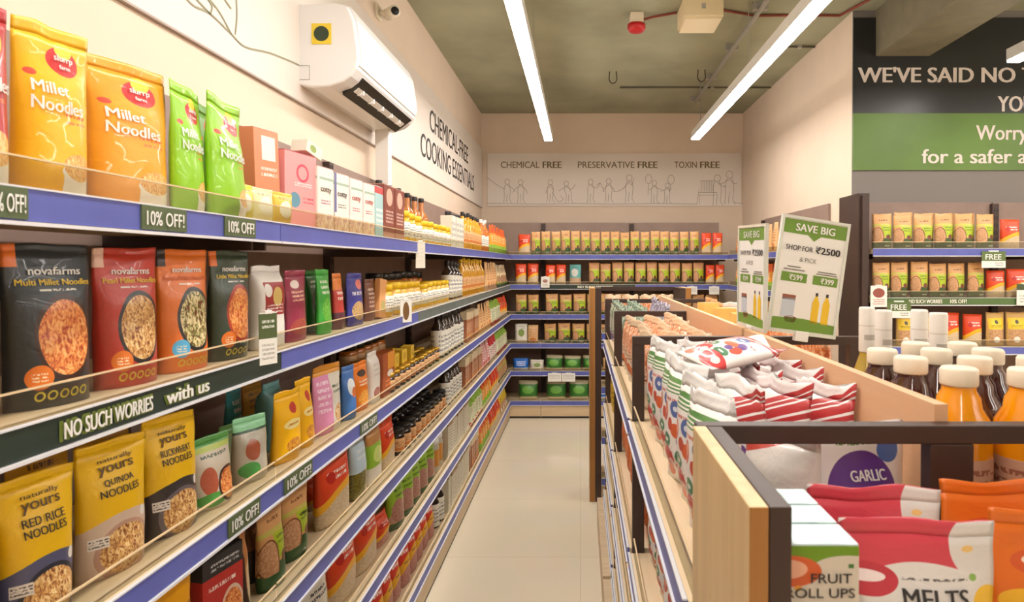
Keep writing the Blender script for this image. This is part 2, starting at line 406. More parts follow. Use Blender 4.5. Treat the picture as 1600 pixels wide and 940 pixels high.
for lb, x, y in (('small wire loop hanging from the bare middle of the ceiling', .29, 5.45), ('small wire loop hanging from the ceiling beside the conduit pipe', 1.07, 5.4)):
    tag(mesh('wire_loop', tube(bmesh.new(), [(x + a, y, b) for a, b in [(-.03, CEIL)] + arc(0, CEIL - .06, .035, .045, 160, 380, 10) + [(.03, CEIL)]], .005, 6), mat('wire_dark', (70, 62, 46), .5)), lb, 'hook')

# air conditioner
AY0, AY1, AZ = 2.43, 3.29, 2.255
ac = empty('air_conditioner', (LW, AY0, AZ)); tag(ac, 'white split air conditioner on the long wall above the shelving', 'air conditioner')
prof = [(.0, .33), (.16, .335), (.205, .32), (.228, .27), (.245, .16), (.247, .11), (.238, .075), (.215, .045), (.185, .022), (.13, .004), (.06, .0), (0, .012)]
def extr(prof, y0, y1):
    bm = bmesh.new(); A = [bm.verts.new((x, y0, z)) for x, z in prof]; B = [bm.verts.new((x, y1, z)) for x, z in prof]; n = len(prof)
    for k in range(n): bm.faces.new((A[k], A[(k + 1) % n], B[(k + 1) % n], B[k]))
    bm.faces.new(A); bm.faces.new(B); return bm
L = AY1 - AY0
acw = mat('ac_white', (240, 240, 240), .22, coat=.3)
o = mesh('casing', extr(prof, 0, L), acw, ac)
b_ = o.modifiers.new('b', 'BEVEL'); b_.width = .008; b_.segments = 2; b_.limit_method = 'ANGLE'
mesh('front_panel', extr([(.17, .338), (.21, .324), (.234, .272), (.251, .16), (.253, .112), (.246, .09), (.236, .09), (.236, .16), (.222, .262), (.2, .3)], .018, L - .018), acw, ac)
mesh('air_outlet', extr([(.237, .057), (.150, -.006), (.146, .012), (.222, .074)], .09, L - .06), M['black'], ac)
mesh('louver', extr([(.206, .0305), (.184, .0145), (.182, .0175), (.203, .0345)], .12, L - .09), M['white'], ac)
for k in range(5): mesh('louver_clip', bx(.178, .207, .17 + k * .13, .177 + k * .13, .014, .034), M['white'], ac)
st = mesh('sticker', bx(.062, .14, -.003, -.0005, .17, .252), mat('sticker_yellow', (238, 210, 60), .5), ac)
mesh('sticker_badge', lathe([(.0005, 0), (.03, 0), (.03, .001), (.0005, .001)], 20), mat('sticker_dark', (45, 62, 40), .5), st).matrix_local = Matrix.Translation((.101, -.003, .211)) @ Matrix.Rotation(R(90), 4, 'X')
db = bmesh.new()
poly_strip(db, lambda x, z: (x, -.001, z), [(.004, .03), (.052, .03), (.052, .085), (.004, .085)], .002); norm_fix(db, (0, -1, 0)); raw('label_outline', db, M['inkgrey'], ac)
tag(mesh('cable_trunking', bx(LW + .055, LW + .125, 3.19, 3.25, 1.646, AZ + .01, bev=.004), M['white']), 'white cable trunking dropping from the air conditioner to top shelf', 'trunking')
t = empty('security_camera', (LW, 3.4, 2.95)); tag(t, 'small cream bullet camera on wall above the air conditioner', 'camera')
mesh('mount_plate', bx(0, .015, -.04, .04, -.04, .04, bev=.004), M['ivory'], t)
mesh('bracket', tube(bmesh.new(), [(.01, 0, 0), (.06, -.01, -.01)], .014, 10), M['ivory'], t, True)
mesh('camera_body', tube(bmesh.new(), [(.05, .03, .0), (.12, -.07, -.02)], .032, 16), M['ivory'], t, True)
mesh('lens', tube(bmesh.new(), [(.1185, -.068, -.0195), (.1215, -.073, -.0205)], .022, 16), M['black'], t, True)

# ------------------------------------------------------------------ shelving
ZS = [1.645, 1.345, 1.045, .755, .475, .175]
ORD = 'first second third fourth fifth sixth seventh eighth ninth tenth eleventh twelfth thirteenth fourteenth fifteenth sixteenth seventeenth eighteenth nineteenth twentieth twenty-first twenty-second twenty-third twenty-fourth twenty-fifth twenty-sixth twenty-seventh twenty-eighth twenty-ninth thirtieth'.split()
TIER = ['top', 'second', 'third', 'fourth', 'fifth', 'lowest']
def shelf(parent, L, depth, z, railm, x0=0, guard=.042, labels=(), gedge=True):
    """a board with its price rail and clear guard; labels = (x, width, text, plate, ink)"""
    b = mesh('shelf', bx(x0 + .0008, x0 + L - .0008, .006, depth, z - .03, z), M['board'], parent)
    r = bmesh.new(); box(r, x0 + .001, x0 + L - .001, 0, .0055, z - .040, z + .001); box(r, x0 + .001, x0 + L - .001, -.004, .0055, z - .046, z - .041, 1); box(r, x0 + .001, x0 + L - .001, -.002, .0045, z + .001, z + .0035, 1)
    mesh('price_rail', r, [railm, M['raillip']], b)
    if guard:
        g = bmesh.new(); box(g, x0 + .004, x0 + L - .004, .014, .017, z + .0005, z + guard); box(g, x0 + .004, x0 + L - .004, .0135, .0175, z + guard, z + guard + .0025, 1)
        mesh('clear_guard', g, [M['clear'], M['edge'] if gedge else M['clear']], b)
    for (lx, lw, s, plate, ink) in labels:
        q = bmesh.new()
        if plate is not None: box(q, lx, lx + lw, -.003, -.0002, z - .0385, z + .0005)
        if plate is None and lw > .1 and depth > .35:
            ol = bmesh.new(); text_on(ol, s, lambda x, zz: (x, -.0012, zz), lx + lw * .06, lx + lw * .94, z - .034, z - .005, .09); norm_fix(ol, (0, -1, 0)); raw('lettering_outline', ol, M['olv'], b)
        tx = bmesh.new(); text_on(tx, s, lambda x, zz: (x, -.0042, zz), lx + lw * .08, lx + lw * .92, z - .031, z - .008, .03 if plate is None else .014); norm_fix(tx, (0, -1, 0))
        pl = mesh('offer_label', q, M[plate], b) if plate is not None else None
        raw('lettering', tx, M[ink], b)
    return b
def unit(name, label, loc, rz, L, depth=.385, zs=ZS, rails=None, labels={}, top=2.0, post=True, group='wall shelving bays', back=True, guards=None):
    t = empty(name, loc, rz); tag(t, label, 'shelving', group)
    if back: mesh('back_panel', bx(.0008, L - .0008, depth, depth + .018, .0, top), M['panel'], t)
    if post:
        b = bmesh.new(); box(b, -.022, .022, depth - .03, depth - .001, 0, top - .012)
        for k in range(int(top / .05) - 1): box(b, -.012, -.006, depth - .0315, depth - .03, .05 + k * .05, .075 + k * .05, 1); box(b, .006, .012, depth - .0315, depth - .03, .05 + k * .05, .075 + k * .05, 1)
        mesh('upright', b, [M['post'], M['black']], t)
    for i, z in enumerate(zs):
        shelf(t, L, depth - .035, z, (rails or {}).get(i, M['rail']), labels=labels.get(i, ()), guard=(guards or {}).get(i, .042))
        if i < len(zs) - 1 or len(zs) < 6:
            for xx in (.0235, L - .034): mesh('shelf_bracket', bx(xx, xx + .008, .05, depth - .032, z - .062, z - .0305), M['post'], t)
    if len(zs) >= 5:
        mesh('plinth', bx(.002, L - .002, .01, .03, .02, zs[-1] - .047), M['plinth'], t)
        mesh('kick_strip', bx(.002, L - .002, .014, .03, 0, .02), M['black'], t)
    return t
LX = -.70
cuts = [-.98, .22, 1.42, 2.62, 3.83, 5.03, 6.08]
nm = ['beside the camera', 'under the big noodle pouches', 'under the air conditioner', 'with the yellow-lidded jars', 'with the tall bottles', 'running into the back corner']
OFF = '10% OFF!'
def lx(px, y0): return -LX * F / (CX - px) - y0
for k in range(6):
    y0, y1 = cuts[k], cuts[k + 1]
    rails = {}; labels = {}; gd = {4: .03, 5: .03}
    if k == 1:
        rails = {1: M['railgrn']}
        labels = {0: [(lx(-30, y0), lx(42, y0) - lx(-30, y0), OFF, 'green', 'wink'), (lx(220, y0), lx(290, y0) - lx(220, y0), OFF, 'green', 'wink'), (lx(350, y0), lx(398, y0) - lx(350, y0), OFF, 'green', 'wink')],
                  1: [(lx(76, y0), lx(244, y0) - lx(76, y0), 'NO SUCH WORRIES', None, 'wink'), (lx(247, y0), lx(328, y0) - lx(247, y0), 'with us', None, 'wink')],
                  2: [(lx(352, y0), lx(402, y0) - lx(352, y0), OFF, 'green', 'wink')]}
    if k == 2:
        labels = {2: [(.005, .15, OFF, 'green', 'wink'), (.5, .16, OFF, 'green', 'wink')], 1: []}
    if k >= 3: rails[1] = M['railgry']
    unit('shelving_unit', 'tall wall shelving bay ' + nm[k] + ' in the long run', (LX, y0, 0), R(90), y1 - y0, .4, rails=rails, labels=labels, post=True, group='long wall shelving bays', guards=gd)
# the back wall run
BY = 6.1
back_bays = [(-1.09, -.40, 'narrow back wall shelving bay in the corner'), (-.40, .55, 'back wall shelving bay facing straight down the aisle'), (.55, 1.49, 'back wall shelving bay behind the middle shelving')]
for k, (a, b, lb) in enumerate(back_bays):
    labels = {1: [(.34, .42, 'NO SUCH WORRIES', None, 'wink')]} if k == 1 else {}
    unit('shelving_unit', lb, (a, BY, 0), 0, b - a, .45, rails={1: M['railgrn']} if k == 1 else None, labels=labels, group='back wall shelving bays', guards={i: .03 for i in range(6)})
mesh_post = None
# return run along the pillar wall and the bay below the mural
unit('shelving_unit', 'shelving bay along the pillar wall behind the offer posters', (1.47, 6.05, 0), R(-90), 1.55, .36, group='pillar wall shelving bays')
MY = 3.70
unit('shelving_unit', 'shelving bay under the mural holding rows of tan pouches', (1.78, MY, 0), 0, 1.0, .42, zs=ZS, rails={1: M['railgr2']}, top=1.97, labels={1: [(.20, .24, 'NO SUCH WORRIES', None, 'wink'), (.46, .12, '10% OFF!', None, 'wink')]}, group='mural wall shelving bays')
unit('shelving_unit', 'shelving bay under the mural cut by the frame edge', (2.79, MY, 0), 0, 1.0, .42, top=1.97, group='mural wall shelving bays')
tag(mesh('dark_post', box(box(bmesh.new(), 1.70, 1.765, MY + .02, MY + .30, 0, 1.985), 1.715, 1.75, MY + .0, MY + .02, .02, 1.97), M['post']), 'dark brown end post where the mural bay meets the pillar run', 'post')

# ------------------------------------------------------------------ middle gondola and its end caps
GX0, GXC, GX1 = .144, .478, .812
FR = [.79, 1.754, 2.70, 3.65]
GT = 1.343
GZ = [1.10, .72, .47, .2]
def arch(parent, y):
    b = bmesh.new()
    for a, c in ((GX0 + .006, GX0 + .04), (GXC - .028, GXC + .028), (GX1 - .04, GX1 - .006)): box(b, a, c, y - .012, y + .012, 0, GT - .024, bev=.002)
    box(b, GX0 + .006, GX1 - .006, y - .012, y + .012, GT - .024, GT, bev=.002)
    mesh('frame', b, M['post'], parent)
gl = ['middle shelving bay with the white snack pouches behind the oak end', 'middle shelving bay with the orange snack packs', 'middle shelving bay with the green crinkly packs']
for k in range(3):
    y0, y1 = FR[k], FR[k + 1]
    t = empty('gondola_unit', (0, 0, 0)); tag(t, gl[k], 'shelving', 'middle shelving bays')
    arch(t, y0)
    if k == 2: arch(t, y1)
    mesh('divider', bx(GXC - .009, GXC + .009, y0 + .013, y1 - .013, .02, GT + .022), wood('divider_maple', (222, 172, 130), (232, 190, 150), 'Y'), t)
    for side in (0, 1):
        sroot = empty('shelf_side', (GX0 - .006 if side == 0 else GX1 + .006, y1 if side == 0 else y0, 0), R(-90) if side == 0 else R(90), t)
        for z in (GZ if side == 0 else [1.15, .8, .47, .2]): shelf(sroot, y1 - y0 - .03, .322, z, M['rail'], x0=.015)
        # shelves become direct parts of the bay
        bpy.context.view_layer.update()
        for c in list(sroot.children):
            mw = sroot.matrix_world.copy(); c.parent = t; c.matrix_local = mw
        bpy.data.objects.remove(sroot)
    mesh('plinth', bx(.10, .85, y0 + .0135, y1 - .0135, 0, .15), M['plinth'], t)
def endcap(x0, x1, y0, y1, top, label, zs, th=.017):
    t = empty('endcap_unit', (0, 0, 0)); tag(t, label, 'shelving', 'end cap shelving')
    for s in (0, 1):
        a = x0 if s == 0 else x1 - th; c = x0 + th + .001 if s == 0 else x1 - 2 * th - .003
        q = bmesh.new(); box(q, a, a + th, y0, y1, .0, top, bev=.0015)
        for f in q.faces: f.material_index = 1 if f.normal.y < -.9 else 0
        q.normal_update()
        for f in q.faces: f.material_index = 1 if f.normal.y < -.9 else 0  # end face takes a darker oak: its shade is painted into the colour
        mesh('side_panel', q, [M['oak'], M['oakshade']], t)
        mesh('inner_post', bx(c, c + th + .002, y0 + .001, y1, .0, top - .0005, bev=.001), M['post'], t)
    for z in zs:
        sh = shelf(t, x1 - x0 - 4 * th - .01, y1 - y0 - .02, z, M['rail'], x0=0)
        sh.location = (x0 + 2 * th + .005, y0 + .004, 0)
    mesh('plinth', bx(x0 + 2 * th + .004, x1 - 2 * th - .004, y0 + .02, y0 + .04, 0, zs[-1] - .047), M['plinth'], t)
    return t
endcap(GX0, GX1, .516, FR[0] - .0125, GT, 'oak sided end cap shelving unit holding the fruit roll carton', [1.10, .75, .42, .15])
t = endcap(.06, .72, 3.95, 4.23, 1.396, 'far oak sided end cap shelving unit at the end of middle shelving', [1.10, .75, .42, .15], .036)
q = bmesh.new(); box(q, .14, .64, 4.20, 4.228, 1.37, 1.396); mesh('top_bar', q, M['post'], t)

# ------------------------------------------------------------------ packaging builders
def prof_fn(tab):
    def f(v):
        for (a, x), (b, y) in zip(tab, tab[1:]):
            if v <= b:
                s = (v - a) / (b - a) if b > a else 0
                s = s * s * (3 - 2 * s); return x + (y - x) * s
        return tab[-1][1]
    return f
KIND = {
    'stand': (prof_fn([(0, .82), (.12, 1), (.55, .8), (.86, .22), (.93, .05), (1, .04)]), 2.4, .75),
    'pillow': (prof_fn([(0, .06), (.06, .2), (.25, .95), (.5, 1), (.75, .9), (.92, .2), (.95, .05), (1, .06)]), 2.2, .7),
    'sack': (prof_fn([(0, .75), (.08, 1), (.5, 1), (.75, .7), (.88, .3), (1, .16)]), 3, .6),
    'gusset': (prof_fn([(0, 1), (.7, 1), (.82, .75), (.92, .15), (1, .1)]), 7, .7),
}
def surf(kind, w, h, d, seed, crump=0.0):
    T, p, q = KIND[kind]
    rnd = random.Random(seed); ph = rnd.uniform(0, 6); lean = rnd.uniform(-.006, .006)
    def S(u, v, side, off=0.0):
        c = max(0.0, 1 - abs(u) ** p) ** q
        th = d / 2 * T(v) * c
        hw = w / 2 * (1 - .035 * T(v) * (1 if kind != 'gusset' else 0)) * (1 - .03 * noise.noise(Vector((seed, v * 4, side * 0 + (1 if u > 0 else 0)))))
        nz = noise.noise(Vector((u * 2.2 + seed, v * 4.5, 3.1 * side))) * .045 * d + noise.noise(Vector((u * 5 + seed, v * 11, 7.7 * side))) * .018 * d
        e = max(0, (v - .82) / .18); wig = math.sin(u * 4 + ph) * (.004 + .03 * crump) * e * (w / .15)
        zz = v * h + e * (noise.noise(Vector((u * 1.6, seed, 2))) * (.02 + .5 * crump) * h + noise.noise(Vector((u * 6, seed, 5))) * .25 * crump * h)
        y = (-1 if side == 0 else 1) * (th + .0009) + (nz if side == 0 else -nz) * c + wig + lean * v
        return Vector((u * hw, y + (-off if side == 0 else off), zz))
    return S
def pouch_bm(S, nu, nv, v0=0.0, v1=1.0, cap=True):
    bm = bmesh.new(); uvl = bm.loops.layers.uv.new('UVMap'); rings = []; us = []
    front = [-math.cos(math.pi * i / nu) * .5 + (-1 + 2 * i / nu) * .5 for i in range(nu + 1)]
    seq = [(u, 0) for u in front] + [(u, 1) for u in front[-2:0:-1]]
    for j in range(nv + 1):
        v = v0 + (v1 - v0) * j / nv
        rings.append([bm.verts.new(S(u, v, s)) for u, s in seq])
    n = len(seq)
    for j in range(nv):
        for k in range(n):
            f = bm.faces.new((rings[j][k], rings[j][(k + 1) % n], rings[j + 1][(k + 1) % n], rings[j + 1][k]))
            for l_, (kk, jj) in zip(f.loops, ((k, j), ((k + 1) % n, j), ((k + 1) % n, j + 1), (k, j + 1))):
                l_[uvl].uv = ((seq[kk][0] + 1) / 2, v0 + (v1 - v0) * jj / nv)
    for r_, vv in ((rings[0], v0), (rings[-1], v1)):
        f = bm.faces.new(r_)
        for l_ in f.loops: l_[uvl].uv = (.5, vv)
    return bm
SEALM = {}
def pouch(name, w, h, d, m, kind='stand', seed=1, texts=(), seal=None, crump=0.0, nu=10, nv=16, vs=.92, parts=True, patch=()):
    """a filled pouch standing on its base, printed face to -Y; texts = (string, u, v, width, height, ink, bold)"""
    S = surf(kind, w, h, d, seed, crump)
    if not parts: return mesh(name, pouch_bm(S, nu, nv), m, None, True)
    r = empty(name)
    mesh('pouch_body', pouch_bm(S, nu, nv, 0, vs), m, r, True)
    mesh('top_seal', pouch_bm(S, nu, 3, vs, 1), seal or m, r, True)
    for s, cu, cv, tw, tz, ink, bold in texts:
        fn = lambda x, z: S(x * 2 - 1, z, 0, .0022)
        tb = bmesh.new(); text_on(tb, s, fn, cu - tw / 2, cu + tw / 2, cv - tz / 2, cv + tz / 2, bold); norm_fix(tb, (0, -1, 0))
        raw('lettering', tb, M[ink], r)
    return r
def carton(name, w, h, d, m, texts=(), flap=None, parts=True):
    def bm_(z0, z1):
        b = bmesh.new(); box(b, -w / 2, w / 2, -d / 2, d / 2, z0, z1, bev=min(.0015, w * .02)); uv = b.loops.layers.uv.new('UVMap')
        for f in b.faces:
            for l_ in f.loops: l_[uv].uv = (l_.vert.co.x / w + .5, l_.vert.co.z / h)
        return b
    if not parts: return mesh(name, bm_(0, h), m)
    r = empty(name); mesh('carton_body', bm_(0, h - .0022), m, r)
    mesh('top_flap', bx(-w / 2 + .0008, w / 2 - .0008, -d / 2 + .0004, d / 2 - .0008, h - .002, h, bev=.0005), flap or m, r)
    for s, cu, cv, tw, tz, ink, bold in texts:
        fn = lambda x, z: (x * w - w / 2, -d / 2 - .0008, z * h)
        tb = bmesh.new(); text_on(tb, s, fn, cu - tw / 2, cu + tw / 2, cv - tz / 2, cv + tz / 2, bold); norm_fix(tb, (0, -1, 0)); raw('lettering', tb, M[ink], r)
    return r
def jar(name, r, h, content, lid, label, lidh=.2, n=18, squash=None, parts=True):
    t = empty(name); zl = h * (1 - lidh)
    mesh('jar_body', lathe([(r * .86, 0), (r * .97, h * .03), (r, h * .08), (r, zl * .86), (r * .93, zl * .95), (r * .82, zl), (r * .82, zl + .003)], n, squash), content, t, True)
    if label: mesh('label', lathe([(r * 1.005, h * .16), (r * 1.012, h * .165), (r * 1.012, zl * .8), (r * 1.005, zl * .805)], n, squash), label, t, True)
    mesh('lid', lathe([(r * .9, zl), (r * .95, zl + h * .01), (r * .95, h - h * .03), (r * .88, h), (.001, h)], n), lid, t, True)
    return t
def bottle(name, r, h, content, cap, label, neck=.3, shoulder=.62, capl=.08, lv=(.18, .5), n=16, capr=1.12, squash=None):
    t = empty(name); rn = r * neck; zc = h * (1 - capl)
    mesh('bottle_body', lathe([(r * .85, 0), (r * .98, h * .015), (r, h * .04), (r, h * shoulder * .92), (r * .93, h * shoulder), (r * .7, h * (shoulder + .07)), (rn * 1.25, h * (shoulder + .13)), (rn, h * (shoulder + .17)), (rn, zc), (rn, zc + .003)], n, squash), content, t, True)
    if label: mesh('label', lathe([(r * 1.004, h * lv[0]), (r * 1.012, h * lv[0] + .001), (r * 1.012, h * lv[1]), (r * 1.004, h * lv[1] + .001)], n, squash), label, t, True)
    mesh('cap', lathe([(rn * capr * .96, zc - h * .01), (rn * capr, zc), (rn * capr, h * .985), (rn * capr * .9, h), (.001, h)], n), cap, t, True)
    return t

# ------------------------------------------------------------------ printed designs
NOOD = ('n', (170, 60, 30), (232, 140, 70), (245, 190, 120), 14)
NOO2 = ('n', (120, 60, 40), (215, 160, 90), (240, 215, 160), 16)
SALAD = ('n', (120, 40, 30), (90, 110, 40), (225, 205, 150), (240, 225, 180), 12)
def D_nova(base, tabc, foodc, bowl, sealc=(225, 120, 40)):
    return [('r', .0, .16, .86, 1, tabc), ('e', .6, .42, .36, .27, bowl), ('e', .6, .42, .315, .235, foodc), ('e', .28, .19, .14, .075, sealc), ('t', .2, .36, .16, .22, (245, 225, 190), 3),
            ('t', .35, .8, .705, .728, (230, 225, 215), 1), ('t', .5, .9, .135, .16, (235, 235, 225), 1)] + [('e', .28 + k * .13, .075, .055, .03, (220, 200, 60)) for k in range(5)] + [('e', .28 + k * .13, .075, .035, .019, base) for k in range(5)]
def D_millet(logo=True):
    return [('b', .0, .0, (0, 0, 0)), ('e', .60, .80, .22, .085, (200, 40, 40)), ('e', .62, .87, .12, .05, (250, 205, 60)), ('e', .16, .70, .07, .02, (225, 80, 60)), ('t', .5, .85, .47, .5, (226, 100, 40), 1), ('t', .55, .85, .43, .46, (226, 120, 60), 1),
            ('e', .72, .155, .27, .06, (250, 245, 235)), ('b', -.2, .15, (250, 245, 235)) if False else ('r', .47, .97, .0, .16, (246, 240, 230)), ('e', .72, .185, .25, .08, ('n', (205, 120, 50), (238, 180, 100), (250, 215, 150), 22))]
def D_yours(photo, dish):
    return [('b', -1, .46, photo, .04, -.28), ('e', .55, .17, .42, .22, dish), ('e', .55, .18, .36, .18, NOO2), ('r', .08, .3, .24, .32, (235, 228, 220)), ('t', .09, .29, .25, .31, (60, 50, 50), 3), ('e', .86, .4, .06, .04, (240, 236, 230))]
MIL = [('b', .0, .30, (52, 84, 44), .1, -.25), ('r', .36, .98, .34, .68, (170, 192, 40)), ('b', .66, .72, (196, 188, 90), .0, -.1), ('e', .24, .36, .28, .25, (120, 72, 40)), ('e', .23, .36, .25, .23, ('g', (222, 180, 140), (190, 140, 100), 30)),
       ('e', .76, .34, .13, .07, (110, 62, 44)), ('b', -1, .2, (46, 86, 44), .06), ('t', .3, .75, .78, .86, (120, 70, 40), 1), ('t', .45, .85, .5, .64, (90, 110, 30), 2), ('t', .55, .85, .06, .12, (230, 240, 220), 1)]
RICE = ('g', (228, 212, 182), (206, 182, 146), 34)
RED = [('b', .52, 1.2, (222, 72, 32), .25, -.3), ('b', .40, .52, (240, 178, 40), .25, -.3), ('t', .2, .8, .62, .78, (250, 235, 225), 2), ('e', .3, .68, .12, .08, (190, 40, 30))]
P = {}
def design(k, *a, **kw): P[k] = pmat('print_' + k, *a, **kw)
design('millet_tan', (212, 160, 104), MIL)
design('millet_dim', (205, 150, 100), [('b', .0, .28, (70, 84, 52), .1, -.25)] + MIL[1:6])
design('red_bag', RICE, RED)
design('red_bag_pinkish', ('g', (222, 176, 158), (186, 120, 104), 34), RED)
design('red_yellow_bag', ('g', (216, 170, 160), (180, 112, 100), 34), [('b', .64, 1.2, (214, 60, 40), .2, -.3), ('b', .42, .64, (232, 172, 30), .2, -.3), ('t', .2, .8, .7, .82, (250, 235, 225), 1), ('t', .3, .8, .5, .58, (120, 60, 30), 1)])
design('yellow_kraft', (212, 172, 106), [('r', .08, .92, .52, .84, (242, 206, 50)), ('e', .5, .72, .09, .06, (80, 70, 50)), ('t', .2, .8, .56, .64, (110, 90, 30), 2), ('r', .1, .9, .1, .48, ('g', (150, 104, 74), (205, 160, 116), 22)), ('e', .45, .2, .16, .09, (240, 235, 225))])
design('green_lower', (226, 208, 170), [('b', -1, .55, (150, 190, 50), .3, .3), ('e', .35, .35, .22, .2, ('g', (196, 150, 128), (160, 110, 92), 30)), ('t', .2, .8, .62, .85, (110, 90, 50), 3), ('b', -1, .12, (58, 96, 48))])
design('white_tall', (228, 220, 200), [('t', .1, .9, .2, .9, (150, 140, 110), 9), ('b', .9, 1.1, (150, 112, 60))])
design('green_white', (222, 222, 190), [('b', .72, 1.1, (140, 180, 60)), ('t', .15, .85, .2, .65, (120, 130, 80), 6), ('b', -1, .14, (200, 60, 40))])
design('brown_slim', (176, 110, 76), [('b', .75, 1.1, (226, 206, 170)), ('t', .2, .8, .3, .65, (230, 205, 170), 5), ('e', .5, .18, .3, .1, (222, 150, 80))])
design('tan_pack', (222, 178, 126), [('t', .15, .85, .35, .8, (170, 100, 60), 5), ('e', .5, .2, .3, .12, (200, 120, 60))])
design('orange_pack', (236, 160, 60), [('b', .7, 1.1, (226, 96, 36)), ('b', -1, .3, (140, 190, 60)), ('t', .2, .8, .4, .65, (255, 240, 220), 3)])
design('blue_bag', (40, 110, 200), [('t', .2, .8, .4, .8, (235, 240, 250), 3), ('b', -1, .25, (200, 215, 235))])
design('white_bag', (225, 218, 205), [('e', .5, .55, .25, .2, (130, 150, 80)), ('t', .2, .8, .75, .9, (120, 110, 90), 2)])
design('green_bag', (60, 120, 48), [('e', .5, .55, .3, .2, (110, 170, 70)), ('b', -1, .2, (205, 185, 140)), ('b', .82, 1.1, (190, 180, 150))])
design('teal_pack', (96, 170, 168), [('e', .45, .6, .3, .2, (200, 200, 190)), ('b', -1, .35, (190, 160, 130)), ('t', .2, .8, .75, .9, (40, 80, 84), 2)])
design('pink_pack', (214, 150, 150), [('t', .15, .85, .3, .85, (245, 230, 225), 6), ('e', .5, .2, .3, .12, (180, 60, 60))])
design('red_white', (226, 220, 212), [('b', .6, 1.1, (196, 40, 50)), ('t', .15, .85, .1, .5, (190, 80, 80), 5)])
snack = [('b', .86, 1.1, (246, 244, 242)), ('b', .80, .86, (86, 140, 70)), ('b', .815, .825, (240, 240, 236)), ('b', .775, .788, (86, 140, 70)), ('b', .75, .76, (86, 140, 70)), ('t', .1, .9, .67, .72, (220, 120, 110), 1),
    ('e', 0.22, 0.58, 0.102, 0.08, (206, 84, 60)), ('e', 0.24, 0.6, 0.058, 0.043, (236, 150, 120)), ('e', 0.55, 0.63, 0.145, 0.065, (84, 108, 168)), ('e', 0.55, 0.63, 0.06, 0.02, (220, 222, 232)), ('e', 0.74, 0.5, 0.102, 0.072, (112, 78, 150)), ('e', 0.58, 0.46, 0.145, 0.058, (222, 104, 60)), ('e', 0.42, 0.5, 0.072, 0.051, (206, 84, 60)), ('e', 0.8, 0.4, 0.087, 0.072, (206, 84, 60)), ('e', 0.66, 0.38, 0.072, 0.043, (112, 78, 150)),
    ('e', 0.3, 0.36, 0.131, 0.058, (70, 130, 90)), ('e', 0.3, 0.36, 0.06, 0.015, (226, 232, 224)), ('e', 0.7, 0.26, 0.145, 0.065, (70, 130, 90)), ('e', 0.7, 0.26, 0.065, 0.016, (226, 232, 224)), ('e', 0.34, 0.22, 0.174, 0.087, (206, 60, 60)), ('e', 0.42, 0.18, 0.087, 0.043, (236, 200, 196)), ('e', 0.74, 0.12, 0.29, 0.102, (206, 60, 60)), ('e', 0.8, 0.13, 0.087, 0.043, (236, 220, 216)), ('e', 0.2, 0.1, 0.116, 0.058, (222, 104, 60)), ('t', .1, .5, .27, .33, (200, 170, 160), 2)]
design('snack_green', (240, 236, 232), snack, coat=.3)
design('snack_red', (240, 236, 232), [('b', .88, 1.1, (240, 232, 230)), ('b', .66, .88, (184, 50, 52), .25), ('b', .79, .805, (240, 240, 236), .25), ('b', .83, .84, (240, 240, 236), .25), ('b', .70, .72, (240, 236, 232), .25), ('t', .1, .9, .58, .63, (220, 80, 80), 1)] + snack[6:], coat=.3)
design('snack_purple', (236, 230, 228), [('b', .9, 1.1, (226, 220, 222)), ('e', .45, .62, .36, .22, (98, 56, 140)), ('e', .5, .46, .34, .1, (224, 110, 60)), ('e', .78, .84, .13, .08, (74, 110, 180)), ('e', .88, .42, .1, .12, (190, 70, 60)), ('e', .15, .5, .1, .1, (190, 70, 60)), ('t', .2, .7, .86, .92, (90, 130, 70), 1), ('e', .25, .26, .09, .08, (226, 150, 80))], coat=.3)
design('snack_orange', (236, 206, 170), [('b', .5, .9, ('n', (196, 96, 50), (232, 150, 96), (248, 226, 200), 9)), ('b', -1, .35, (238, 228, 214)), ('e', .4, .24, .18, .1, (222, 112, 50)), ('t', .15, .85, .38, .48, (150, 80, 50), 2)], coat=.3)
design('crinkle_green', ('n', (60, 92, 66), (150, 176, 150), (226, 232, 226), 7), [('b', -1, .3, (150, 120, 170)), ('e', .4, .5, .2, .14, (214, 214, 190))], rough=.2, coat=.5)
design('crinkle_purple', ('n', (96, 84, 140), (176, 166, 200), (236, 234, 240), 7), [('b', -1, .35, (120, 100, 160))], rough=.2, coat=.5)
design('carrot_pack', ('n', (180, 70, 20), (226, 110, 40), (240, 160, 90), 18), [('b', .85, 1.1, (230, 215, 190))])
design('mixed_pack', (206, 150, 96), [('b', .6, 1.1, (210, 190, 160)), ('e', .5, .4, .35, .2, ('n', (120, 40, 40), (205, 120, 60), (170, 160, 70), 10))])
design('yellow_sack', (226, 186, 30), [('t', .2, .8, .4, .7, (120, 90, 20), 3)])
design('jar_label', (238, 234, 222), [('t', .30, .70, .15, .85, (150, 150, 150), 4), ('t', .8, 1, .15, .85, (150, 150, 150), 4), ('t', 0, .2, .15, .85, (150, 150, 150), 4)])
design('juice_label', (204, 160, 134), [('t', .1, .9, .1, .9, (150, 96, 76), 5)])
design('capsule_label', (240, 236, 228), [('b', .58, .61, (222, 214, 202)), ('r', .36, .64, .28, .4, (190, 184, 174))])
ghee = mat('ghee', (226, 178, 52), .12, coat=.6); honey = mat('honey_amber', (196, 112, 36), .12, coat=.6); dark = mat('dark_jar', (44, 30, 24), .12, coat=.5); oil = mat('oil_gold', (222, 160, 40), .12, coat=.6)
amberb = mat('amber_vinegar', (186, 116, 58), .14, coat=.6); orangej = mat('orange_juice', (246, 158, 8), .18, coat=.5); brownj = mat('dark_juice', (66, 26, 18), .1, coat=.7); olive = mat('olive_oil', (178, 150, 52), .12, coat=.6); grn_gl = mat('clear_green_jar', (150, 150, 110), .15, coat=.5)
redlid = mat('red_lid', (190, 36, 30), .35)

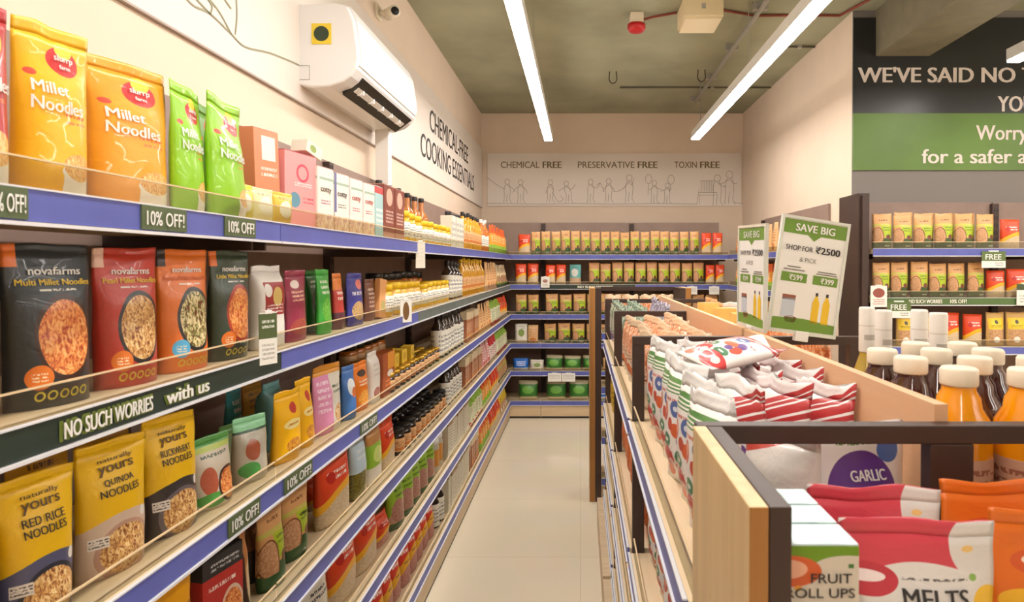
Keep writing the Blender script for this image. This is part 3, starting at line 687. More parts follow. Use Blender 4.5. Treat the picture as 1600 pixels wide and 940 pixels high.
# ------------------------------------------------------------------ placing
PROTO = {}
def put(key, build, loc, rz, label, cat, group=None, scale=(1, 1, 1), tilt=None):
    o = dup(PROTO[key]) if key in PROTO else build()
    PROTO.setdefault(key, o)
    o.location = loc; o.rotation_euler = (tilt[0] if tilt else 0, tilt[1] if tilt else 0, rz); o.scale = scale
    tag(o, label, cat, group)
    return o
def hero(tier, xl, xr, ytop, th, X1, depth, build, label, cat, kind='stand', group=None):
    """a pack on the long run whose printed face spans xl..xr in the photo; th = turn towards the camera"""
    z = ZS[tier]; s, c = math.sin(R(th)), math.cos(R(th))
    r0, r1 = (xl - CX) / F, (xr - CX) / F
    Y1 = X1 / r1; wd = (X1 - r0 * Y1) / (s - r0 * c)
    X0, Y0 = X1 - wd * s, Y1 - wd * c
    Xc, Yc = (X0 + X1) / 2, (Y0 + Y1) / 2
    h = EYE + (CY - ytop) * Yc / F - z
    if tier: h = min(h, ZS[tier - 1] - .066 - z)
    o = build(wd, h, depth); tag(o, label, cat, group)
    o.location = (Xc - depth / 2 * c, Yc + depth / 2 * s, z + .0006); o.rotation_euler = (0, 0, R(90 - th))
    return o
def pp(name, m, texts=(), kind='stand', seed=1, seal=None, crump=0, vs=.92): return lambda w_, h_, d_: pouch(name, w_, h_, d_, m, kind, seed, texts, seal, crump, 12, 20, vs)
def cc(name, m, texts=(), flap=None): return lambda w_, h_, d_: carton(name, w_, h_, d_, m, texts, flap)

# --- long run, top shelf, near packs
mt = lambda c_: pmat('print_millet_noodle', c_, D_millet(), coat=.2)
T_mil = (('Millet', .36, .625, .44, .068, 'wink', .016), ('Noodles', .46, .53, .66, .075, 'wink', .016), ('slurrp', .6, .815, .26, .05, 'wink', .012), ('farm', .6, .768, .15, .025, 'wink', .008))
hero(0, -75, 40, -5, 14, -.735, .06, pp('noodle_pouch', pmat('print_red_noodle', (178, 34, 38), [('e', .6, .8, .3, .1, (240, 190, 60)), ('r', .35, .95, .0, .2, (246, 240, 230)), ('e', .6, .22, .34, .1, ('n', (205, 120, 50), (238, 180, 100), (250, 215, 150), 20)), ('t', .4, .85, .46, .5, (230, 120, 60), 1)], coat=.2), (('Noodles', .55, .56, .8, .075, 'wink', .03), ('up', .6, .8, .25, .05, 'rink', .02)), seed=3), 'red noodle pouch with white lettering, first pack on the top shelf', 'pouch')
hero(0, 42, 160, 42, 12, -.735, .06, pp('noodle_pouch', mt((242, 182, 22)), T_mil, seed=4), 'bright yellow millet noodle pouch beside the red pouch on top shelf', 'pouch')
hero(0, 158, 283, 100, 14, -.735, .06, pp('noodle_pouch', mt((238, 160, 34)), T_mil, seed=5), 'amber yellow millet noodle pouch beside the green pouches on top shelf', 'pouch')
mg = pmat('print_green_noodle', (140, 198, 20), D_millet(), coat=.2)
hero(0, 291, 334, 138, -6, -.74, .045, pp('noodle_pouch', mg, T_mil, seed=6), 'lime green noodle pouch turned away, next to the amber pouch', 'pouch')
hero(0, 318, 352, 168, -10, -.84, .05, pp('noodle_pouch', pmat('print_darkgreen_noodle', (84, 140, 20), D_millet()), (), seed=7), 'darker green noodle pouch pushed back between two lime ones', 'pouch')
hero(0, 352, 400, 160, -8, -.735, .06, pp('noodle_pouch', mg, T_mil, seed=8), 'lime green noodle pouch beside the salmon carton on top shelf', 'pouch')
o = hero(0, 402, 440, 208, 4, -.79, .045, cc('snack_carton', pmat('print_salmon', (222, 140, 100), [('r', .3, .85, .68, .93, (244, 234, 224)), ('t', .25, .9, .5, .62, (250, 235, 225), 2), ('e', .6, .22, .26, .14, (240, 170, 120))])), 'leaning salmon carton with white window on the top shelf', 'carton')
o.rotation_euler.y = R(-3); o.location.z += .005
hero(0, 446, 495, 240, 10, -.76, .06, cc('snack_carton', pmat('print_pink_box', (240, 160, 160), [('e', .55, .74, .2, .12, (214, 80, 100)), ('e', .55, .74, .14, .085, (240, 160, 160)), ('t', .3, .85, .56, .62, (250, 235, 235), 2), ('e', .3, .38, .17, .1, (100, 150, 170)), ('t', .55, .9, .34, .44, (205, 80, 90), 2)]), flap=mat('dark_pink_flap', (205, 90, 100), .5)), 'tall pink carton with round red emblem on the top shelf', 'carton')
for k, (a, b, y) in enumerate(((497, 522, 262), (524, 546, 272), (547, 567, 280), (568, 586, 287))):
    ik = ('brink', 'ink', 'rink', 'rink')[k]
    hero(0, a, b, y, 6, -.745, .06, cc('tea_carton', pmat('print_white_box', (240, 234, 226), [('b', -1, .28, ('n', (190, 140, 150), (236, 200, 150), (246, 236, 226), 4)), ('t', .2, .8, .42, .5, ((170, 90, 120), (120, 110, 100), (200, 70, 100), (200, 90, 110))[k], 2), ('b', .8, .84, (170, 190, 170)), ('r', .0, .12, .35, 1, ((236, 230, 220), (120, 120, 170), (230, 220, 215), (230, 220, 215))[k])]), (('cotty', .5, .64, .66, .1, ik, .01),)), 'white carton with ' + ('brown lettering, first', 'black lettering, second', 'crimson lettering, third', 'crimson lettering, fourth')[k] + ' of the white top shelf cartons', 'carton', group='white cartons on the top shelf')
o = carton('snack_carton', .075, .035, .05, pmat('print_cream_box', (232, 232, 214), [('e', .4, .5, .2, .3, (150, 170, 90))])); o.location = (-.79, 1.755, 1.862); o.rotation_euler = (0, R(14), R(80)); tag(o, 'small cream carton lying tilted on top of the white cartons', 'carton')
hero(0, 587, 601, 292, 0, -.75, .06, cc('snack_carton', pmat('print_lightblue_box', (176, 214, 216), [('b', .86, 1.1, (214, 90, 90)), ('t', .1, .9, .2, .6, (250, 250, 246), 4)])), 'pale blue carton with red top edge beside the white trunking', 'carton')
for k, (a, b, y) in enumerate(((601, 617, 290), (618, 632, 297))):
    hero(0, a, b, y, 0, -.745, .06, cc('snack_carton', pmat('print_brown_box', (136, 70, 58), [('e', .5, .78, .3, .16, (226, 180, 160)), ('t', .15, .85, .3, .55, (230, 200, 190), 4), ('b', -1, .14, (200, 150, 130))])), 'chocolate brown carton with pale figure, ' + ('beside the pale blue carton', 'beside the yellow-lidded jars'), 'carton') if False else \
    hero(0, a, b, y, 0, -.745, .06, cc('snack_carton', pmat('print_brown_box', (136, 70, 58), [('e', .5, .78, .3, .16, (226, 180, 160)), ('t', .15, .85, .3, .55, (230, 200, 190), 4), ('b', -1, .14, (200, 150, 130))])), 'chocolate brown carton ' + ('beside the pale blue carton', 'beside the yellow-lidded jars')[k] + ' on the top shelf', 'carton')
for k, (y_, c_, lb) in enumerate(((1.355, (222, 210, 60), 'lemon yellow'), (1.445, (232, 224, 170), 'pale cream'), (1.535, (226, 190, 70), 'golden'))):
    put('mini%d' % k, lambda: pouch('snack_sachet', .085, .085, .03, pmat('print_sachet', c_, [('e', .5, .5, .3, .25, (240, 235, 210)), ('t', .2, .8, .75, .9, (140, 110, 50), 1)]), 'pillow', 20 + k, (), None, 0, 8, 8), (-.757, y_, ZS[0] + .0006), R(84), lb + ' small sachet behind the top shelf guard below the salmon carton', 'sachet')

# --- long run, second shelf, near packs
TN = lambda s, b='yink': (('novafarms', .55, .835, .6, .05, 'wink', .015), (s, .54, .765, .86, .038, b, .014))
def nova(base, tabc, food, bowl, s, seed, sealc=(225, 120, 40), b='yink'): return pp('noodle_pouch', pmat('print_foodbowl', base, D_nova(base, tabc, food, bowl, sealc), coat=.15), TN(s, b), seed=seed, vs=.95)
hero(1, -45, 15, 398, 12, -.745, .06, pp('noodle_pouch', pmat('print_yellow_side', (238, 190, 24), [('b', -1, .32, (238, 200, 170)), ('e', .7, .5, .1, .2, (190, 140, 30))]), (), seed=11), 'yellow pouch cut by the frame edge on the second shelf', 'pouch')
hero(1, 20, 160, 380, 16, -.735, .055, nova((40, 48, 54), (232, 120, 50), NOOD, (60, 36, 30), 'Multi Millet Noodles', 12), 'black noodle pouch with big orange noodle picture on second shelf', 'pouch')
hero(1, 163, 263, 388, 14, -.735, .055, nova((190, 58, 44), (240, 200, 180), NOO2, (44, 40, 42), 'Pearl Millet Noodles', 13), 'red noodle pouch with dark bowl picture on the second shelf', 'pouch')
hero(1, 262, 340, 390, 12, -.735, .055, nova((232, 122, 44), (50, 44, 44), SALAD, (40, 38, 40), 'Foxtail Millet Noodles', 14, (90, 180, 225), 'oink'), 'orange noodle pouch with blue seal on the second shelf', 'pouch')
hero(1, 341, 401, 392, 8, -.735, .055, nova((50, 66, 50), (232, 120, 50), NOOD, (170, 60, 44), 'Little Millet Noodles', 15), 'dark green noodle pouch with red bowl picture on second shelf', 'pouch')
hero(1, 404, 450, 415, 8, -.745, .05, pp('snack_pouch', pmat('print_white_red', (232, 228, 222), [('r', .2, .88, .4, .8, (160, 44, 44)), ('e', .62, .62, .16, .12, (214, 186, 110)), ('e', .32, .7, .12, .08, (240, 235, 230)), ('t', .25, .8, .42, .54, (240, 230, 225), 3)]), (), 'gusset', 16), 'white gusseted pouch with dark red panel on second shelf', 'pouch')
for a, b, y, X1, c_, ly, lb, sd in (
    (455, 486, 422, -.75, (150, 40, 72), [('e', .4, .8, .2, .06, (240, 225, 220)), ('t', .2, .8, .55, .72, (244, 200, 170), 3), ('e', .5, .2, .4, .12, ('n', (110, 30, 60), (190, 90, 60), (150, 50, 80), 12))], 'maroon snack pouch next to the white gusseted pouch', 21),
    (484, 508, 422, -.80, (28, 116, 40), [('e', .5, .5, .3, .2, (20, 60, 34)), ('t', .2, .8, .7, .85, (220, 235, 215), 2)], 'deep green snack pouch set back on the second shelf', 22),
    (505, 524, 421, -.745, (52, 166, 54), [('t', .2, .8, .6, .85, (235, 245, 225), 3), ('e', .5, .35, .35, .2, ('n', (40, 120, 40), (120, 200, 70), (60, 150, 50), 10))], 'bright green snack pouch in front of the deep green one', 23),
    (529, 543, 427, -.755, (200, 60, 54), [('b', .7, 1.1, (226, 130, 60)), ('t', .2, .8, .5, .7, (250, 230, 220), 2), ('b', -1, .3, (90, 46, 60))], 'red and orange snack pouch between green and blue pouches', 24),
    (550, 574, 427, -.745, (48, 54, 150), [('e', .7, .78, .2, .1, (226, 120, 110)), ('t', .2, .8, .55, .68, (240, 240, 250), 1), ('e', .5, .28, .36, .18, ('n', (120, 90, 110), (236, 190, 120), (90, 110, 70), 9))], 'navy blue snack pouch on the second shelf', 25),
    (575, 590, 436, -.76, (116, 74, 60), [('t', .2, .8, .3, .8, (220, 190, 170), 5)], 'slim brown pouch beside the navy blue pouch', 26)):
    hero(1, a, b, y, 0, X1, .035, pp('snack_pouch', pmat('print_snack', c_, ly, coat=.25), (), 'stand', sd), lb, 'pouch')
o = hero(1, 592, 603, 437, 0, -.75, .02, cc('snack_carton', pmat('print_orange_card', (230, 168, 110), [('e', .5, .3, .3, .15, (190, 180, 110))])), 'thin orange carton leaning before the yellow-lidded jars', 'carton'); o.rotation_euler.y = R(6); o.location.z += .003

# --- long run, third shelf, near packs
def yours(words, photo, dish, seed):
    tx = [('naturally', .5, .865, .5, .04, 'brink', .006), ('yours', .5, .79, .5, .075, 'brink', .01)]
    for k, wd in enumerate(words): tx.append((wd, .5, .70 - k * .072, (.42 if len(wd) < 8 else .55) if k == 0 else .55, .055, 'ink', .012))
    return pp('noodle_pouch', pmat('print_yellow_noodle', (240, 192, 18), D_yours(photo, dish), coat=.1), tx, seed=seed, vs=.94)
hero(2, -90, 10, 735, 10, -.745, .06, pp('noodle_pouch', pmat('print_yellow_half', (238, 186, 18), D_yours((90, 90, 120), (60, 60, 70))), (), seed=30), 'yellow noodle pouch cut by the frame edge on third shelf', 'pouch')
hero(2, 8, 130, 742, 14, -.735, .06, yours(('RED RICE', 'NOODLES'), (86, 88, 120), (44, 46, 60), 31), 'yellow red rice noodle pouch, closest of the yellow trio', 'pouch')
hero(2, 132, 242, 690, 14, -.735, .06, yours(('QUINOA', 'NOODLES'), (214, 190, 170), (190, 150, 130), 32), 'yellow quinoa noodle pouch in the middle of the yellow trio', 'pouch')
hero(2, 238, 322, 650, 14, -.735, .06, yours(('BUCKWHEAT', 'NOODLES'), (60, 54, 54), (110, 100, 106), 33), 'yellow buckwheat noodle pouch beside the green topped packs', 'pouch')
for k, (a, b, y) in enumerate(((20, 120, 690), (130, 215, 662))):
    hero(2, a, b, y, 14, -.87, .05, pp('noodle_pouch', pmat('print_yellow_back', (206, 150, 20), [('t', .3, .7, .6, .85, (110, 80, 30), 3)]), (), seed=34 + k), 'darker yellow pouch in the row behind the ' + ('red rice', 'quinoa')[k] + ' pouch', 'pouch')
mn = lambda: pmat('print_millet_veg', (214, 204, 186), [('b', .88, 1.1, (90, 160, 80)), ('b', .80, .88, (190, 210, 110)), ('t', .15, .85, .70, .78, (60, 80, 60), 1), ('e', .25, .4, .16, .2, (196, 100, 70)), ('e', .3, .14, .3, .1, (90, 170, 80)), ('e', .72, .3, .32, .26, (70, 44, 40)), ('e', .72, .3, .27, .22, NOOD)], coat=.15)
hero(2, 316, 376, 683, 12, -.735, .06, pp('noodle_pouch', mn(), (), 'stand', 36), 'white noodle pouch with green top and vegetable picture', 'pouch')
hero(2, 350, 396, 662, 12, -.85, .05, pp('noodle_pouch', pmat('print_palegreen', (150, 180, 120), [('b', .8, 1.1, (110, 160, 90)), ('e', .5, .4, .3, .2, (200, 190, 160))]), (), 'stand', 37), 'pale green pouch standing behind the white noodle pouch', 'pouch')
hero(2, 375, 428, 652, 20, -.735, .06, pp('noodle_pouch', pmat('print_mint', (190, 184, 168), [('b', .8, 1.1, (150, 220, 170)), ('b', .76, .8, (60, 90, 70)), ('e', .4, .5, .2, .16, (170, 90, 60)), ('e', .3, .2, .25, .12, (80, 160, 80))], coat=.3), (), 'stand', 38, crump=.03), 'grey noodle pouch with mint green top turned towards the camera', 'pouch')
hero(2, 362, 384, 602, 0, -.93, .04, pp('snack_pouch', pmat('print_teal_slim', (70, 160, 165), [('t', .25, .75, .3, .8, (225, 235, 235), 4)]), (), 'stand', 39), 'slim teal pouch at the back of the third shelf', 'pouch')
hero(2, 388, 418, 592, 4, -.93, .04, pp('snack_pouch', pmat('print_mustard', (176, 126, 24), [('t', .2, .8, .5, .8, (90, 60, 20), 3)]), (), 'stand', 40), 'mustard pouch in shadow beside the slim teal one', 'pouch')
hero(2, 420, 446, 598, 0, -.83, .05, pp('snack_pouch', pmat('print_tealwhite', (120, 176, 180), [('r', .3, .9, .2, .7, (226, 224, 214)), ('e', .6, .25, .3, .12, (120, 70, 50))]), (), 'gusset', 41), 'teal and white pouch behind the bright yellow pouches', 'pouch')
myl = pmat('print_yellow_heart', (244, 186, 14), [('e', .58, .74, .14, .08, (196, 60, 44)), ('e', .5, .52, .3, .07, (246, 226, 150)), ('t', .3, .7, .49, .55, (190, 120, 20), 1), ('e', .5, .22, .26, .1, ('n', (150, 80, 30), (220, 150, 60), (236, 180, 40), 14))])
hero(2, 437, 478, 610, 6, -.735, .05, pp('snack_pouch', myl, (), 'stand', 42), 'bright yellow pouch with red heart, in front of its twin', 'pouch')
hero(2, 474, 497, 592, 4, -.745, .05, pp('snack_pouch', myl, (), 'stand', 43), 'bright yellow pouch with red heart, beside the pink pouch', 'pouch')
hero(2, 498, 541, 570, 8, -.735, .05, pp('snack_pouch', pmat('print_pinkwhite', (226, 150, 190), [('r', .5, 1, 0, .88, (226, 222, 208)), ('b', .86, 1.1, (220, 150, 50)), ('t', .55, .95, .55, .7, (70, 90, 60), 2), ('t', .1, .45, .3, .8, (246, 220, 235), 5), ('e', .75, .25, .2, .14, ('n', (150, 90, 50), (230, 180, 110), (236, 226, 200), 10))]), (), 'stand', 44), 'pink and white snack pouch with golden top', 'pouch')
hero(2, 543, 562, 572, 8, -.735, .05, pp('snack_pouch', pmat('print_bluesnack', (70, 120, 190), [('e', .5, .6, .3, .16, (232, 240, 244)), ('e', .6, .5, .2, .1, (226, 120, 60))]), (), 'stand', 45), 'mid blue snack pouch tucked beside the orange one', 'pouch')
hero(2, 560, 581, 565, 4, -.745, .05, pp('snack_pouch', pmat('print_orangesnack', (236, 128, 30), [('e', .5, .76, .3, .07, (60, 44, 40)), ('t', .2, .8, .5, .64, (250, 230, 210), 2), ('e', .5, .25, .36, .16, ('n', (200, 90, 20), (250, 190, 90), (236, 140, 40), 10))]), (), 'stand', 46), 'orange snack pouch with dark oval on the third shelf', 'pouch')
hero(2, 580, 595, 550, 0, -.75, .045, pp('snack_pouch', pmat('print_whitepack', (226, 220, 212), [('t', .2, .8, .5, .8, (200, 190, 180), 3), ('e', .5, .2, .3, .1, (170, 110, 100))]), (), 'gusset', 47), 'slim white pouch between orange pouch and brown carton', 'pouch')
hero(2, 598, 616, 550, 0, -.745, .05, cc('snack_carton', pmat('print_brownorange', (170, 84, 40), [('r', .4, 1, .6, 1, (226, 150, 50)), ('e', .6, .5, .25, .08, (230, 220, 210)), ('t', .2, .8, .1, .4, (226, 140, 80), 3)])), 'brown and orange carton before the gold-lidded tins', 'carton')

# --- long run, fourth and fifth shelf, near packs
hero(3, 228, 312, 898, 10, -.735, .06, pp('noodle_pouch', pmat('print_orangeyellow', (240, 170, 20), [('t', .4, .9, .4, .7, (120, 70, 20), 3)]), (), 'stand', 50), 'orange yellow pouch, closest pack on the fourth shelf', 'pouch')
hero(3, 312, 376, 862, 12, -.735, .05, cc('noodle_carton', pmat('print_redbox', (190, 52, 46), [('b', .78, 1.1, (50, 50, 50)), ('t', .2, .9, .82, .92, (200, 200, 200), 2), ('e', .72, .3, .3, .28, (226, 200, 180)), ('e', .72, .3, .26, .24, NOOD), ('t', .1, .8, .62, .7, (240, 220, 210), 1)]), flap=M['black']), 'red carton with dark top band and noodle picture', 'carton')
hero(3, 374, 394, 815, 6, -.75, .05, pp('grain_pouch', pmat('print_darktan', (60, 44, 34), [('r', .4, 1, .3, 1, (186, 124, 70)), ('e', .7, .35, .25, .25, (222, 200, 160)), ('b', -1, .14, (44, 66, 40))]), (), 'stand', 51), 'dark and tan grain pouch beside the red carton', 'pouch')
hero(3, 393, 420, 805, 6, -.80, .05, pp('grain_pouch', pmat('print_brownshade', (120, 76, 46), [('b', -1, .5, (52, 40, 34)), ('t', .2, .8, .7, .85, (170, 110, 70), 1)]), (), 'stand', 52), 'brown grain pouch set back beside the tan organic pouches', 'pouch')
hero(3, 416, 454, 790, 8, -.735, .055, pp('grain_pouch', P['millet_tan'], (), 'stand', 53), 'tan and lime grain pouch, first of the fourth shelf pair', 'pouch')
hero(3, 448, 489, 762, 8, -.75, .055, pp('grain_pouch', P['millet_tan'], (('Organic', .66, .6, .36, .05, 'ink', .01),), 'stand', 54), 'tan and lime organic grain pouch beside the orange rice bag', 'pouch')
bag = lambda name, m, sd, cr=.05: pp(name, m, (), 'sack', sd, None, cr, .88)
hero(3, 488, 520, 745, 6, -.84, .05, bag('rice_bag', P['red_bag'], 55), 'orange topped rice bag standing behind the shiny front one', 'bag')
hero(3, 503, 553, 708, 8, -.735, .055, bag('rice_bag', P['red_bag'], 56), 'large shiny orange topped rice bag on the fourth shelf', 'bag')
hero(3, 555, 577, 680, 4, -.74, .05, bag('grain_bag', pmat('print_clearbag', (196, 220, 232), [('b', -1, .42, ('g', (150, 140, 60), (110, 100, 40), 30)), ('t', .2, .8, .6, .8, (230, 240, 246), 2)], rough=.2, coat=.6), 57), 'clear pale blue bag of green grain on the fourth shelf', 'bag')
hero(3, 578, 600, 665, 2, -.74, .05, bag('grain_bag', pmat('print_limebag', (150, 196, 60), [('b', .7, 1.1, (196, 140, 80)), ('b', -1, .3, (232, 226, 210)), ('e', .5, .5, .3, .14, (210, 230, 120))], rough=.2, coat=.5), 58), 'lime green grain bag with brown top on the fourth shelf', 'bag')
hero(3, 601, 621, 655, 2, -.745, .05, bag('rice_bag', P['red_bag'], 59), 'small orange topped rice bag before the dark jars', 'bag')
hero(4, 466, 520, 872, 8, -.735, .07, bag('grain_bag', pmat('print_whiteyellow', (222, 216, 200), [('b', -1, .35, (200, 190, 40), -.4), ('t', .3, .9, .55, .7, (90, 90, 90), 2)], rough=.25, coat=.4), 60), 'white grain bag with yellow base, closest on the fifth shelf', 'bag')
hero(4, 519, 563, 832, 6, -.735, .07, bag('rice_bag', P['red_bag'], 61), 'orange topped rice bag next to the white bag, fifth shelf', 'bag')
hero(4, 559, 594, 795, 6, -.735, .07, bag('rice_bag', P['red_bag'], 62), 'tall orange topped rice bag in the middle of fifth shelf trio', 'bag')
hero(4, 590, 612, 806, 4, -.745, .07, bag('rice_bag', P['red_bag_pinkish'], 63), 'short orange topped bag of pinkish rice on the fifth shelf', 'bag')

# --- repeats: a row of one kind on one shelf
def row(side, tier, a, b, key, build, desc, cat, pitch, hscale=1.0, gap=0.0, rows=1, rowd=.08, jit=.003, turn=0, group=None, where='', depthoff=.03, zz=None, end='near', sc0=1.0, rjit=6):
    rnd = random.Random(key + side + str(tier) + str(a))
    n = max(1, int(round((b - a) / pitch)))
    g = group or (desc + 's, ' + where)
    for r_ in range(rows):
        for i in range(n):
            q = a + (i + .5) * (b - a) / n + rnd.uniform(-jit, jit); dd = depthoff + gap + r_ * rowd + rnd.uniform(0, .006)
            z = (ZS[tier] if zz is None else zz) + .0006; tr = turn + rnd.uniform(-rjit, rjit)
            if side == 'L': loc, rz = (LX - dd, q, z), 90 - tr
            elif side == 'B': loc, rz = (q, BY + dd, z), tr
            elif side == 'M': loc, rz = (q, MY + dd, z), tr
            elif side == 'P': loc, rz = (1.47 + dd, q, z), -90 + tr
            elif side == 'G': loc, rz = (GX0 - .006 + dd, q, z), -90 + tr
            elif side == 'H': loc, rz = (GX1 + .006 - dd, q, z), 90 - tr
            s = sc0 * rnd.uniform(.97, 1.03)
            lab = '%s, %s%s from %s end, %s' % (desc, ORD[i], '' if rows == 1 else (' in front row', ' in second row', ' in third row', ' in rear row')[r_], end, where)
            kk, bb = (key, build) if not isinstance(build, list) else (lambda q_: (key + str(q_), build[q_]))(rnd.randrange(len(build)))
            o = put(kk, bb, loc, R(rz), lab, cat, g, (s, s, s * hscale * rnd.uniform(.98, 1.02)))
            bb_ = [q_.bound_box for q_ in ([o] if o.type == 'MESH' else o.children)]      # neighbours only just touch
            wx = max(c_[6][0] for c_ in bb_) - min(c_[0][0] for c_ in bb_); dy = max(c_[6][1] for c_ in bb_) - min(c_[0][1] for c_ in bb_)
            room = (b - a) / n - 2 * jit * (n > 1) - .002; ta = R(abs(tr))
            if abs(turn) < 12 and n > 1: o.scale.x = min(s, max(.6 * s, (room - dy * s * math.sin(ta) * .6) / (wx * math.cos(ta))))
sp = lambda name, w_, h_, d_, m, kind='stand', seed=1, crump=0.02: (lambda: pouch(name, w_, h_, d_, m, kind, seed, (), None, crump, 8, 10, .92, parts=False))
Bjar = lambda: jar('ghee_jar', .052, .13, ghee, M['goldy'], P['jar_label'])
Sjar = lambda: jar('ghee_jar', .04, .115, ghee, M['goldy'], P['jar_label'])
Tin = lambda: jar('spread_jar', .031, .075, dark, M['gold'], P['tan_pack'], .18, 12)
Blk = lambda: jar('pickle_jar', .036, .11, dark, M['capblk'], P['tan_pack'], .2, 12)
Amb = lambda: bottle('vinegar_bottle', .042, .29, amberb, M['capblk'], P['jar_label'], .34, .6, .08)
Oil = lambda: bottle('oil_bottle', .034, .25, oil, M['capblk'], P['tan_pack'], .36, .66, .1)
Oil2 = lambda: bottle('oil_bottle', .034, .24, oil, M['goldy'], P['tan_pack'], .36, .66, .1)
Wht = lambda: bottle('sauce_bottle', .036, .22, dark, M['capblk'], P['jar_label'], .4, .66, .12, (.06, .62))
Hny = lambda: jar('honey_jar', .04, .11, honey, M['capblk'], P['tan_pack'], .2, 14)
tanp = sp('grain_pouch', .125, .215, .06, P['millet_tan'], seed=101)
tand = sp('grain_pouch', .125, .20, .06, P['millet_dim'], seed=102)
redp = sp('rice_bag', .12, .20, .06, P['red_bag'], 'sack', 103, .04)
ryp = sp('rice_bag', .115, .19, .06, P['red_yellow_bag'], 'sack', 104, .04)
kraf = sp('grain_pouch', .13, .21, .06, P['yellow_kraft'], seed=105)
grl = sp('grain_pouch', .12, .2, .06, P['green_lower'], seed=106)
whp = lambda: carton('flour_carton', .075, .2, .07, P['white_tall'], parts=False)
gwp = sp('flour_pouch', .1, .2, .06, P['green_white'], 'gusset', 108)
brs = lambda: carton('spice_carton', .06, .19, .06, P['brown_slim'], parts=False)
tnp = sp('snack_pouch', .11, .22, .06, P['tan_pack'], seed=110)
orp = sp('snack_pouch', .11, .24, .06, P['orange_pack'], seed=111)
# top shelf
W = 'top shelf, long run'
row('L', 0, 2.56, 2.88, 'bjar', Bjar, 'big yellow-lidded jar', 'jar', .115, 1.0, .055, where=W, jit=.002)
row('L', 0, 2.91, 3.5, 'sjar', Sjar, 'small yellow-lidded jar', 'jar', .092, 1, .045, where=W, jit=.002)
row('L', 0, 2.75, 3.65, 'amb', Amb, 'amber bottle with black cap', 'bottle', .15, 1, .2, where=W)
row('L', 0, 3.5, 3.86, 'whitebox', lambda: carton('bottle_carton', .085, .19, .07, P['jar_label'], parts=False), 'white bottle carton', 'carton', .12, 1, .04, where=W)
row('L', 0, 3.92, 4.6, 'oil', Oil, 'black-capped golden oil bottle', 'bottle', .1, 1, .04, 2, .1, where=W, jit=.003)
row('L', 0, 4.65, 4.95, 'whtcap', lambda: bottle('syrup_bottle', .034, .25, honey, M['white'], P['jar_label'], .36, .66, .1), 'syrup bottle with white cap', 'bottle', .1, 1, .04, where=W, jit=.003)
row('L', 0, 5.0, 6.0, 'orp', orp, 'orange and green snack pouch', 'pouch', .13, 1, .02, where=W)
# second shelf
W = 'second shelf, long run'
row('L', 1, 2.32, 2.86, 'bjar', Bjar, 'big yellow-lidded jar', 'jar', .118, 1, .055, where=W, jit=.002)
row('L', 1, 2.88, 3.46, 'sjar', Sjar, 'small yellow-lidded jar', 'jar', .092, 1, .045, where=W, jit=.002)
row('L', 1, 2.7, 3.5, 'honey', Hny, 'honey jar behind the yellow lids', 'jar', .1, 1.5, .2, where=W)
row('L', 1, 3.5, 3.84, 'wht', Wht, 'white labelled sauce bottle', 'bottle', .085, 1, .04, where=W, jit=.002)
row('L', 1, 3.88, 4.7, 'oil2', Oil2, 'golden oil bottle with yellow cap', 'bottle', .09, 1, .04, where=W, jit=.003)
row('L', 1, 4.75, 5.3, 'tnp', tnp, 'tan printed snack pouch', 'pouch', .13, 1, .02, where=W)
row('L', 1, 5.32, 6.0, 'grl', grl, 'cream and green grain pouch', 'pouch', .13, 1, .02, where=W)
# third shelf
W = 'third shelf, long run'
row('L', 2, 2.36, 3.2, 'tin', Tin, 'dark jar with gold lid', 'jar', .075, 1, .035, 4, .072, where=W, jit=.002)
row('L', 2, 2.36, 2.84, 'ytea', lambda: carton('tea_carton', .07, .1, .045, pmat('print_yellowtea', (230, 190, 60), [('t', .2, .8, .2, .8, (110, 90, 30), 4)])), 'small yellow carton on lids', 'carton', .12, .55, .06, where=W, zz=ZS[2] + .076)
row('L', 2, 2.7, 3.2, 'honey', Hny, 'honey jar at the shelf back', 'jar', .1, 1.3, .32, where=W)
row('L', 2, 3.24, 3.86, 'wht', Wht, 'white labelled dark bottle', 'bottle', .083, 1.05, .04, where=W, jit=.002)
row('L', 2, 3.9, 4.4, 'brs', brs, 'slim brown carton', 'carton', .075, 1, .03, where=W, jit=.002)
row('L', 2, 4.42, 4.95, 'tnp', tnp, 'tan snack pouch', 'pouch', .12, .95, .02, where=W)
row('L', 2, 4.96, 5.5, 'gwp', gwp, 'green topped flour pouch', 'pouch', .115, 1, .02, where=W)
row('L', 2, 5.5, 6.0, 'redp', redp, 'orange topped rice bag', 'bag', .125, 1, .02, where=W)
# fourth shelf
W = 'fourth shelf, long run'
row('L', 3, 2.5, 3.36, 'blk', Blk, 'dark jar with black lid', 'jar', .085, 1, .04, 3, .085, where=W, jit=.002)
row('L', 3, 2.42, 3.3, 'rj', lambda: carton('spice_carton', .05, .045, .05, P['brown_slim'], parts=False), 'tiny brown spice carton', 'carton', .11, 1, .02, where=W, jit=.002) if False else None
row('L', 3, 2.9, 3.3, 'redlid', lambda: jar('sauce_jar', .042, .1, dark, redlid, P['tan_pack'], .25, 12), 'dark jar with red lid', 'jar', .1, 1.5, .3, where=W)
row('L', 3, 3.4, 3.82, 'wht', Wht, 'white labelled bottle with black cap', 'bottle', .083, .95, .04, where=W, jit=.002)
row('L', 3, 3.86, 4.5, 'brs', brs, 'brown and cream slim carton', 'carton', .072, 1, .03, where=W, jit=.002)
row('L', 3, 4.52, 4.9, 'pnk', sp('snack_pouch', .12, .21, .06, P['pink_pack'], seed=112), 'pink snack pouch', 'pouch', .13, 1, .02, where=W)
row('L', 3, 4.92, 5.3, 'rdw', sp('snack_pouch', .12, .21, .06, P['red_white'], seed=113), 'red and white snack pouch', 'pouch', .13, 1, .02, where=W)
